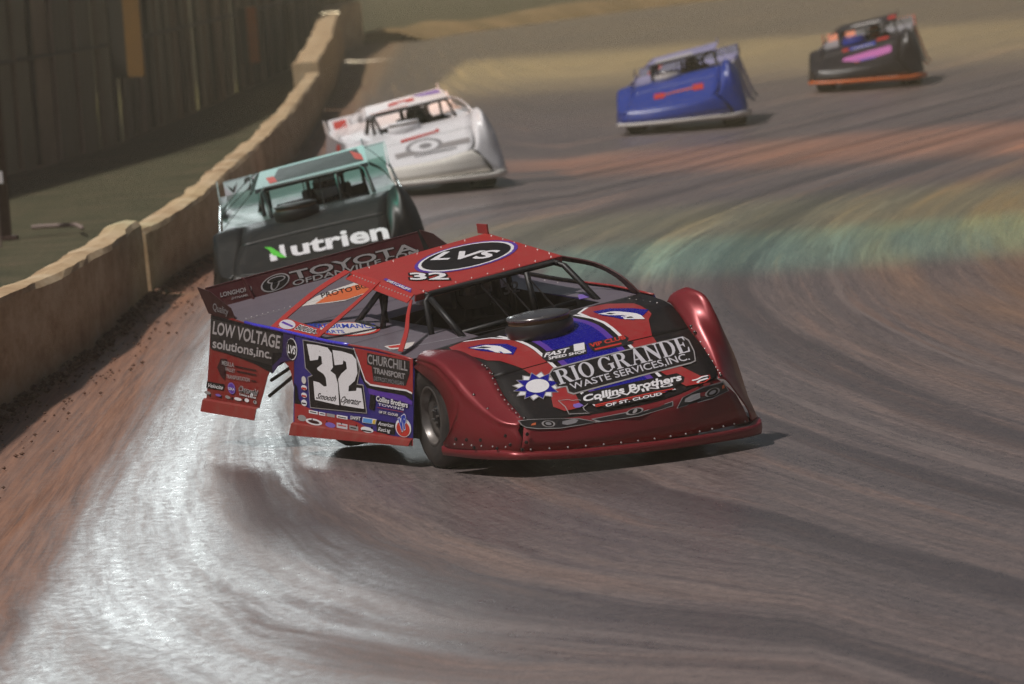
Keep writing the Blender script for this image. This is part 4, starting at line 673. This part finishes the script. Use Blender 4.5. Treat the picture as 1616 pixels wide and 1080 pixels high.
    # --- air scoop
    sc = obj('air_scoop', lathe([(.0, .19), (.03, .215), (.07, .232), (.12, .235), (.145, .222)], 32, 'Z'), g('scoop'), c, smooth=True); sc.location = (-.05, -.17, .78)
    obj('filter', lathe([(.145, .21), (.175, .21)], 32, 'Z'), 'filter', sc, smooth=True)
    ld = obj('lid', lathe([(.17, .215), (.178, .222), (.188, .218), (.198, .17), (.202, .08), (.202, .002)], 32, 'Z'), g('lid'), sc, smooth=True)
    obj('scoop_base', lathe([(-.03, .25), (.004, .245), (.012, .2)], 32, 'Z'), 'blackg', sc, smooth=True)
    # --- wheels
    def wheel(x, yout, sgn, st=0, cb=0):
        r_ = .362; m3 = M.to_3x3(); z = (r_ - .004 - M.translation.z - m3[2][0] * x - m3[2][1] * yout) / m3[2][2]
        e = obj('wheel', lathe([(.30, .19), (.07, .19), (.07, .05)], 24), 'bolt', c); e.location = (x, yout, z); e.rotation_euler = (R(cb), 0, R(st) + (math.pi if sgn > 0 else 0))
        # axis Y, outer side at y = 0 (towards -Y)
        obj('tyre', lathe([(.0, .195), (-.012, .215), (-.022, .255), (-.02, .30), (-.005, .335), (.025, .356), (.06, .362), (.29, .362), (.325, .356), (.35, .33), (.36, .29), (.345, .23), (.33, .20)], 48), 'tyre', e, smooth=True)
        obj('rim', lathe([(-.008, .205), (-.014, .196), (.0, .186), (.045, .178), (.05, .15), (.032, .145), (.04, .09), (.05, .075), (.052, .001)], 40), 'rim', e, smooth=True)
        hb = obj('hub', lathe([(.052, .07), (.03, .065), (.03, .001)], 24), 'blacktube', e, smooth=True)
        obj('lug_nuts', merge(*[tube([(math.cos(a) * .05, .03, math.sin(a) * .05), (math.cos(a) * .05, .012, math.sin(a) * .05)], .008, 6) for a in [k * 2 * math.pi / 5 for k in range(5)]]), 'steel', hb)
        return e
    wheel(-.20, -1.0, -1, steer, -3.5); wheel(-.20, .95, 1, steer); wheel(-2.42, -.68, -1); wheel(-2.62, .80, 1)
    # --- roll cage
    t_ = .022
    cage = [[(-1.05, -.50, .5), (-1.08, -.50, 1.08), (-1.12, -.44, 1.115), (-1.14, .55, 1.15), (-1.08, .60, 1.12), (-.62, .66, .80)], [(-1.92, -.42, .4), (-1.95, -.43, 1.13), (-1.97, -.36, 1.19), (-1.99, .52, 1.24), (-1.96, .58, 1.19), (-1.9, .58, .4)],
            [(-1.1, -.46, 1.11), (-1.97, -.40, 1.185)], [(-1.1, .57, 1.14), (-1.98, .55, 1.225)], [(-1.06, -.47, 1.09), (-.70, -.42, .80)], [(-1.08, .30, 1.13), (-1.04, .32, .75)], [(-1.04, -.50, .80), (-1.0, .60, .86)],
            [(-1.77, -.455, 1.17), (-1.77, -.55, .82)], [(-1.78, -.45, 1.17), (-2.22, -.52, .88)], [(-2.22, -.52, .885), (-1.77, -.55, .845)], [(-1.97, .1, 1.20), (-1.6, .5, .7)], [(-1.95, -.3, .75), (-1.95, .5, 1.15)]]
    obj('roll_cage', merge(*[tube(p, t_, 8) for p in cage]), 'blacktube', c, smooth=True)
    obj('windscreen_bars', merge(*[tube([(-1.13 , y, 1.12 + .03 * y), (-.66, y, .845 + .05 * y)], .006, 6) for y in (-.05, .12, .3)]), 'bolt', c)
    obj('radius_rod', tube([(-3.1, -.9, .37), (-2.5, -.87, .60)], .013, 6), 'blacktube', c); obj('radius_rod', tube([(-3.02, -.9, .49), (-2.5, -.87, .66)], .013, 6), 'blacktube', c); obj('radius_rod', tube([(-2.98, -.9, .58), (-2.6, -.88, .69)], .011, 6), 'blacktube', c)
    # --- cockpit
    st_ = obj('seat', merge(box(-2.02, -1.93, -.08, .44, .25, .98), box(-1.93, -1.45, -.08, .44, .22, .32), box(-1.93, -1.5, -.12, -.075, .25, .66), box(-1.93, -1.5, .435, .48, .25, .66), box(-1.95, -1.66, -.02, .02, .9, 1.1), box(-1.95, -1.66, .34, .38, .9, 1.1)), 'suit', c)
    bv = st_.modifiers.new('b', 'BEVEL'); bv.width = .02
    sw = lathe([(-.012, .165), (0, .178), (.012, .165), (0, .152), (-.012, .165)], 24, 'Z'); so = obj('steering_wheel', sw, 'suit', c, smooth=True); so.location = (-1.24, .18, .60); so.rotation_euler = (0, R(65), 0)
    obj('column', tube([(0, 0, 0), (0, 0, .4)], .02, 8), 'blacktube', so); obj('spokes', merge(tube([(-.16, 0, 0), (.16, 0, 0)], .012, 6), tube([(0, -.16, 0), (0, .16, 0)], .012, 6)), 'blacktube', so)
    obj('dashboard', box(-.98, -.94, -.34, .58, .55, .80), 'blackg', c)
    cap_ = obj('fuel_cap', lathe([(0, .05), (.02, .048), (.03, .03), (.032, .001)], 20, 'Z'), 'steel', c, smooth=True); cap_.location = deck(-2.24, .02)
    # --- fasteners
    if near:
        rv = []; nv = []
        def row(pts, step, n_): 
            for p in along(pts, step): rv.append(p); nv.append(n_)
        row([Vector(roof(.97, b_)) + Vector((0, 0, .003)) for b_ in (.02, .98)], .13, (0, 0, 1)); row([Vector(roof(a, .985)) + Vector((0, 0, .003)) for a in (.02, .98)], .18, (0, 0, 1)); row([Vector(roof(.03, b_)) + Vector((0, 0, .003)) for b_ in (.02, .98)], .2, (0, 0, 1))
        row([Vector(roof(a, 0)) + Vector((0, -.03, -.014)) for a in (0, 1)], .055, (0, -.6, .7))
        row([B_[i] + Vector((0, -.02, .012)) for i in range(14, nn)], .07, (.5, 0, 1))
        row([Vector(k[0]) + Vector((.0, .02, .02)) for k in K[:5]], .07, (.5, -.2, 1))
        for r0 in (NR2,): row([Vector(p) + Vector((.022, 0, .012)) for p in cat(r0, 4)], .125, (.7, 0, .6))
        row([Vector(p) + Vector((.0, -.012, .03)) for p in C_[22:]], .11, (.2, -1, .4))
        row([deck(-3.35, y) for y in (-.9, -.5)], .045, (0, 0, 1)); row([deck(x, .84) for x in (-2, -.5)], .2, (0, 0, 1)); row([hood(x, .72) for x in (-.45, 0)], .1, (0, 0, 1))
        row([Vector(side(x, .885 - .06 * (x + 2.7) / 2.3)) + Vector((0, .03, .022)) for x in (-2.75, -2.0)], .16, (0, -.4, 1))
        r1 = obj('rivets', domes(rv, .0075, nv), 'rivet', c); r1['kind'] = 'stuff'
        bt = []; bn_ = []
        for x in np.linspace(-2.25, -.55, 8): bt.append(side(x, .30)); bn_.append((0, -1, 0))
        for x in np.linspace(-3.8, -3.0, 5): bt.append(side(x, .365)); bn_.append((0, -1, 0))
        for p in [(.33, -.80, .745), (.44, -.81, .70), (.50, -1.0, .60), (.68, -1.0, .515), (1.0, -.90, .452)]: bt.append(Vector(p) + Vector((.0, 0, .008))); bn_.append((.4, -.2, 1))
        for p in [(.40, -1.125, .33), (.55, -1.12, .335), (.72, -1.10, .34), (.96, -1.03, .37), (.99, -1.02, .31), (.66, -1.125, .29), (.9, -1.075, .29)]: bt.append(Vector(p) + Vector((.01, -.012, 0))); bn_.append((.4, -1, .2))
        for p in [(1.055, -.93, .365), (1.065, -.95, .315), (1.06, -.985, .272)]: bt.append(Vector(p) + Vector((.012, 0, 0))); bn_.append((1, -.2, .2))
        for p in [(.09, .79, .90), (.44, .72, .735), (.50, .71, .70), (.93, .63, .44)]: bt.append(Vector(p)); bn_.append((.5, -.3, 1))
        r2 = obj('bolts', domes(bt, .014, bn_), 'bolt', c); r2['kind'] = 'stuff'
    return c, P
mat('filter', (.18, .10, .05), .8)
def put(Sf, groups, parent):
    for name, items in groups:
        d = Decal(Sf)
        for it in items: d.item(it)
        d.build(name, parent)

# the red 32 car
M1 = carM((.43659, 38.67919, .02873), -63.546, 1.013, 5.427)
lv = dict(body='red', quarter='redshaded', door='bluepaint', skirt='skirtred', trim='trimblue', trim_left='black', door_edge='red', deck='deckgrey', hood='black', nose='redplastic', fender='redplastic', lip='redplastic', roof='redroof', rooflip='red', sail='redroof', pillar='maroon', spoiler='maroon', board='maroond', scoop='blackg', lid='lid')
mat('lid', (.2, .19, .19), .2, metal=.7)
car, P = late_model('maroon race car number 32 with black hood and purple doors, nearest of the five', M1, lv, True, -6)
put(side, DECALS['quarter'], P['quarterR']); put(side, DECALS['door'], P['doorR']); put(roof, DECALS['roof'], P['roof']); put(blade, DECALS['blade'], P['blade']); put(hood, DECALS['hood'], P['hood']); put(deck, DECALS['deck'], P['deck']); put(nose, DECALS['nose'], P['nose'])
def head(Y, Z): return (-1.64, Y, Z)
OUT[head] = Vector((1, 0, 0))
put(head, [('number', [('T', '32', (.37, .93), (.50, .93), (.37, 1.01), 'greyd', 3, .02, 0, None, 0)])], [o for o in car.children if o.name.startswith('seat')][0])
def board(X, Z): return (X, -.947, Z)
def band(a, b): return bil([(-2.80, -.937, .898), (-1.98, -.948, .868), (-2.02, -.90, .912), (-2.74, -.86, .962)], a, b)
OUT[board] = Vector((0, -1, 0)); OUT[band] = Vector((0, -.8, .6))
sbd = [o for o in P['blade'].children if o.name.startswith('side_board')][0]
put(board, [('lettering', [('T', 'Quality', (-3.74, .985), (-3.47, .955), (-3.73, 1.04), 'greydd', 3, .01, .3, None, 0)])], sbd)
lb = [o for o in [c_ for c_ in car.children if c_.name.startswith('sail_panel')][0].children if o.name.startswith('lower_band')]
lbp = [c_ for c_ in car.children if c_.name.startswith('sail_panel')][0]
put(band, [('lettering', [('T', 'BUDDA', (.50, .25), (.93, .25), (.52, .75), 'black', 4, .03, .2, 'white', .07)]), ('sticker', [('E', (.28, .5), (.46, .45), (.28, .92), 'greyl', 2), ('P', [(.14, .5), (.42, .36), (.42, .5), (.14, .66)], 'purple', 3)])], lbp)
put(deck, [('seam', [('R', [(-2.62, -.9), (-2.62, .8)], False, .008, 'black', 1), ('R', [(-3.3, -.9), (-3.3, .8)], False, .006, 'greyd', 1), ('R', [(-1.5, -.93), (-1.5, -.37)], False, .008, 'black', 1), ('R', [(-.9, -.92), (-.7, -.4)], False, .006, 'greyl', 1)])], P['deck'])
driver(M1, 'helmet', 'driver in dark suit and helmet inside the maroon number 32 car')

# ------------------------------------------------------------------ the cars behind
def place(nose_px, yaw, rol, zoff=.05, Y=None, pit=-1.4):
    """car frame whose nose centre stands on the track at a surveyed spot"""
    if Y is None:
        o = Vector((0, 0, 3.62)); d = at_px(*nose_px, 1.) - o; p = o + d * (-3.62 / d.z)
    else: p = at_px(*nose_px, Y)
    M = carM((0, 0, 0), yaw, pit, rol); q = M @ Vector((1.15, -.1, 0)); return carM((p.x - q.x, p.y - q.y, zoff), yaw, pit, rol)
TX = lambda s, BL, BR, TL, m, b=.02, sh=0: ('T', s, BL, BR, TL, m, 3, b, sh, None, 0)
mat('gdark', (.008, .009, .008), .45, coat=.1, dust=.05); mat('gdoor', (.018, .018, .018), .35, coat=.3, dust=.2); mat('silver', (.36, .35, .38), .45); mat('mirror', (.12, .15, .14), .34, metal=.4)
mat('leaf', (.10, .55, .05), .5); mat('gtrim', (.5, .55, .55), .12, metal=.8)
M2 = place((510, 486), -87.5, 7, .05, None, .6)
lv = dict(body='gdark', door='gdoor', quarter='gdoor', trim='gtrim', door_edge='gtrim', skirt='silver', deck='mirror', roof='silver', rooflip='silver', sail='gdark', spoiler='silver', board='silver', pillar='gdark', lip='gdark', scoop='gdark', lid='gdark')
car2, P2 = late_model('dark green race car with white hood lettering and silver roof, directly behind the maroon car', M2, lv, False)
put(hood, [('lettering', [TX('utrien', (.86, -.30), (.85, .68), (.57, -.30), 'white', .03), ('P', [(.87, -.52), (.87, -.45), (.69, -.46), (.73, -.52)], 'white', 3), ('P', [(.86, -.36), (.60, -.36), (.60, -.41), (.73, -.41)], 'white', 3), ('P', [(.57, -.56), (.60, -.49), (.69, -.44), (.85, -.36), (.87, -.30), (.84, -.41), (.75, -.49), (.63, -.52)], 'leaf', 4)])], P2['hood'])
put(roof, [('paint_graphic', [('P', [(.12, .18), (.9, .14), (.9, .97), (.12, .93)], 'gdark', 1), ('P', [(.5, .08), (.9, .13), (.9, .2), (.5, .15)], 'redb', 2), ('P', [(.15, .86), (.7, .9), (.88, .97), (.5, .96)], 'redb', 2)])], P2['roof'])
put(blade, [('number', [TX('2', (.125, .3), (.19, .3), (.125, .95), 'black', .04), ('P', [(.12, .05), (.2, .05), (.2, .2), (.12, .2)], 'redb', 2)]), ('emblem', [('P', [(.015, .9), (.03, .65), (.05, .6), (.07, .65), (.085, .9), (.068, .72), (.055, .68), (.055, .45), (.045, .45), (.045, .68), (.032, .72)], 'black', 2), ('P', [(.02, .2), (.08, .2), (.08, .32), (.02, .32)], 'redb', 2)])], P2['blade'])
driver(M2, 'white', 'driver with pale helmet inside the dark green car')
mat('whitecar', (.80, .79, .81), .35, coat=.4, dust=.15); mat('whitenose', (.80, .77, .71), .4, dust=.15); mat('greydoor', (.32, .31, .33), .45, dust=.2)
M3 = place((680, 308), -83.5, 7, .05)
lv = dict(body='whitecar', nose='whitenose', lip='whitenose', door='greydoor', quarter='greydoor', skirt='greydoor', deck='whitecar', trim='whitecar', door_edge='whitecar', pillar='whitecar', scoop='whitecar', lid='whitecar')
car3, P3 = late_model('white race car with red roof marks and grey hood logo, third in line', M3, lv, False)
put(hood, [('emblem', [('E', (.66, -.02), (.66, .24), (.48, -.02), 'greydd', 2), ('E', (.67, -.02), (.67, .18), (.53, -.02), 'whitecar', 3), ('E', (.67, 0), (.67, .09), (.60, 0), 'greydd', 4), ('P', [(.72, -.45), (.66, .62), (.78, .62), (.86, -.45)], 'greyd', 2), ('P', [(.88, -.2), (.85, .4), (.89, .4), (.92, -.2)], 'greydd', 2)]), ('lettering', [('P', [(.38, -.30), (.34, .2), (.28, .26), (.38, .26), (.45, -.3)], 'redb', 2)])], P3['hood'])
put(roof, [('number', [('P', [(.3, .3), (.62, .28), (.62, .42), (.45, .4), (.5, .52), (.62, .5), (.62, .62), (.3, .62)], 'redb', 1), ('P', [(.9, .03), (.96, .03), (.96, .5), (.9, .5)], 'orange', 1)]), ('paint_graphic', [('P', [(.1, .62), (.4, .72), (.5, .97), (.1, .97)], 'purplel', 1)])], P3['roof'])
put(blade, [('sticker', [('P', [(.04, .3), (.15, .3), (.15, .85), (.04, .85)], 'redb', 2)]), ('emblem', [('E', (.3, .6), (.36, .6), (.3, .9), 'greydd', 2), ('P', [(.22, .1), (.42, .1), (.42, .25), (.22, .25)], 'greyd', 2)])], P3['blade'])
put(side, [('paint_graphic', [('P', [(-2.2, .3), (-1.6, .3), (-1.4, .8), (-2.0, .8)], 'redb', 1)])], P3['doorR'])
driver(M3, 'helmet', 'driver with dark helmet inside the white car')
mat('bluecar', (.014, .045, .30), .35, coat=.4, dust=.15); mat('lavender', (.32, .30, .48), .4, dust=.2); mat('navy', (.02, .02, .09), .4)
M4 = place((1071, 209), -95.2, 7.5, .05)
lv = dict(body='bluecar', lip='cream', roof='lavender', rooflip='lavender', deck='lavender', sail='lavender', pillar='lavender', spoiler='navy', board='navy', trim='lavender', door_edge='white', scoop='cream', lid='steel', door='lavender', quarter='lavender', skirt='silver')
car4, P4 = late_model('blue race car with red dumbbell shaped hood mark and white lip', M4, lv, False)
put(hood, [('emblem', [('P', [(.78, -.42), (.78, -.24), (.60, -.24), (.60, -.42)], 'redb', 2), ('P', [(.74, .24), (.74, .42), (.56, .42), (.56, .24)], 'redb', 2), ('P', [(.70, -.24), (.68, .24), (.63, .24), (.66, -.24)], 'orange', 3)])], P4['hood'])
put(blade, [('emblem', [('P', [(.08, .5), (.12, .95), (.25, .95), (.19, .5), (.17, .15), (.13, .15)], 'redb', 2)])], P4['blade'])
put(roof, [('paint_graphic', [('P', [(.65, .1), (.95, .1), (.95, .65), (.65, .65)], 'cream', 1)])], P4['roof'])
driver(M4, 'helmet', 'driver with dark helmet inside the blue car')
mat('orangecar', (.75, .16, .025), .4, coat=.3, dust=.1); mat('pink', (.55, .16, .42), .4); mat('blackcar', (.014, .012, .013), .38, coat=.35, dust=.1)
M5 = place((1362, 143), -96.5, 6, .05)
lv = dict(body='blackcar', lip='orangecar', roof='blackcar', rooflip='maroon', spoiler='orangecar', board='redb', deck='greydoor', sail='blackcar', scoop='blueb', lid='blueb', skirt='orangecar', quarter='orangecar', door='greydd', trim='silver', door_edge='silver')
car5, P5 = late_model('black race car with orange lip and pink hood lettering, farthest away', M5, lv, False)
put(hood, [('lettering', [('P', [(.78, -.42), (.66, -.38), (.5, .50), (.56, .54), (.74, .52), (.84, .2), (.88, -.2)], 'pink', 2), ('P', [(.84, -.2), (.80, .25), (.88, .2), (.92, -.16)], 'purplel', 3), ('P', [(.90, -.2), (.95, -.16), (.93, -.08), (.88, -.1)], 'orange', 4)]), ('sticker', [('P', [(.30, -.26), (.42, -.26), (.38, .24), (.26, .24)], 'blueb', 2), ('P', [(.36, -.2), (.39, -.2), (.36, .18), (.33, .18)], 'cream', 3), ('P', [(.1, .28), (.26, .26), (.24, .5), (.05, .5)], 'redb', 2), ('P', [(.3, -.4), (.42, -.4), (.42, -.28), (.3, -.28)], 'redb', 2)])], P5['hood'])
put(blade, [('paint_graphic', [('P', [(.32, .02), (.99, .02), (.99, .98), (.32, .98)], 'blackcar', 1)])], P5['blade'])
put(roof, [('sticker', [('P', [(.55, .25), (.85, .22), (.9, .72), (.6, .72)], 'cream', 1), ('P', [(.3, .85), (.9, .85), (.9, .98), (.3, .98)], 'redb', 1)])], P5['roof'])
driver(M5, 'orangecar', 'driver with orange helmet inside the black and orange car')

# ------------------------------------------------------------------ track floodlights without poles or lamp heads (the lamps of the place, above the frame)
def spot(loc, tgt, power, size, blend, col, radius=.6):
    ld = bpy.data.lights.new('floodlight', 'SPOT'); o = bpy.data.objects.new('floodlight', ld); link(o); o.location = loc
    ld.energy = power; ld.spot_size = R(size); ld.spot_blend = blend; ld.color = col; ld.shadow_soft_size = radius
    o.rotation_euler = (Vector(loc) - Vector(tgt)).to_track_quat('Z', 'Y').to_euler(); return o
spot((-14.5, 150, 18), (-3, 36, 0), 8200, 9, .9, (.93, 1, 1), 5)       # banks behind the fence, mirrored in the packed clay
spot((-9.0, 165, 19), (-3, 36, 0), 6500, 9, .9, (.93, 1, 1), 5)
spot((-45, 61, 36), (3.6, 60, 0), 170000, 9, 1, (.12, 1, .70), 1)            # coloured banks along the outside wall
spot((-45, 72, 36), (6.8, 66, 0), 95000, 12, 1, (.66, 1, .14), 1)
spot((-45, 92, 36), (9.3, 83, 0), 270000, 13, 1, (1, .36, .07), 1)
spot((-48, 150, 38), (4, 140, 0), 260000, 40, 1, (1, .88, .45), 1)
spot((-5.4, 172, 17), (-4.7, 166, 1.3), 60000, 11, 1, (.9, 1, 1), .6)          # glow on the far barrier

# ------------------------------------------------------------------ dust in the air
hz = bpy.data.materials.new('dust_haze'); hz.use_nodes = True; t = hz.node_tree; t.nodes.remove(t.nodes['Principled BSDF'])
pv = t.nodes.new('ShaderNodeVolumePrincipled'); pv.inputs['Color'].default_value = (.95, .80, .60, 1); pv.inputs['Density'].default_value = .0013; pv.inputs['Anisotropy'].default_value = .1
t.links.new(pv.outputs[0], t.nodes['Material Output'].inputs['Volume'])
hb = obj('haze', box(-1000, 1000, -400, 1600, -1.2, 8.2), hz); hb['kind'] = 'stuff'; thing(hb, 'thin tan dust hanging in the air over the track', 'haze')
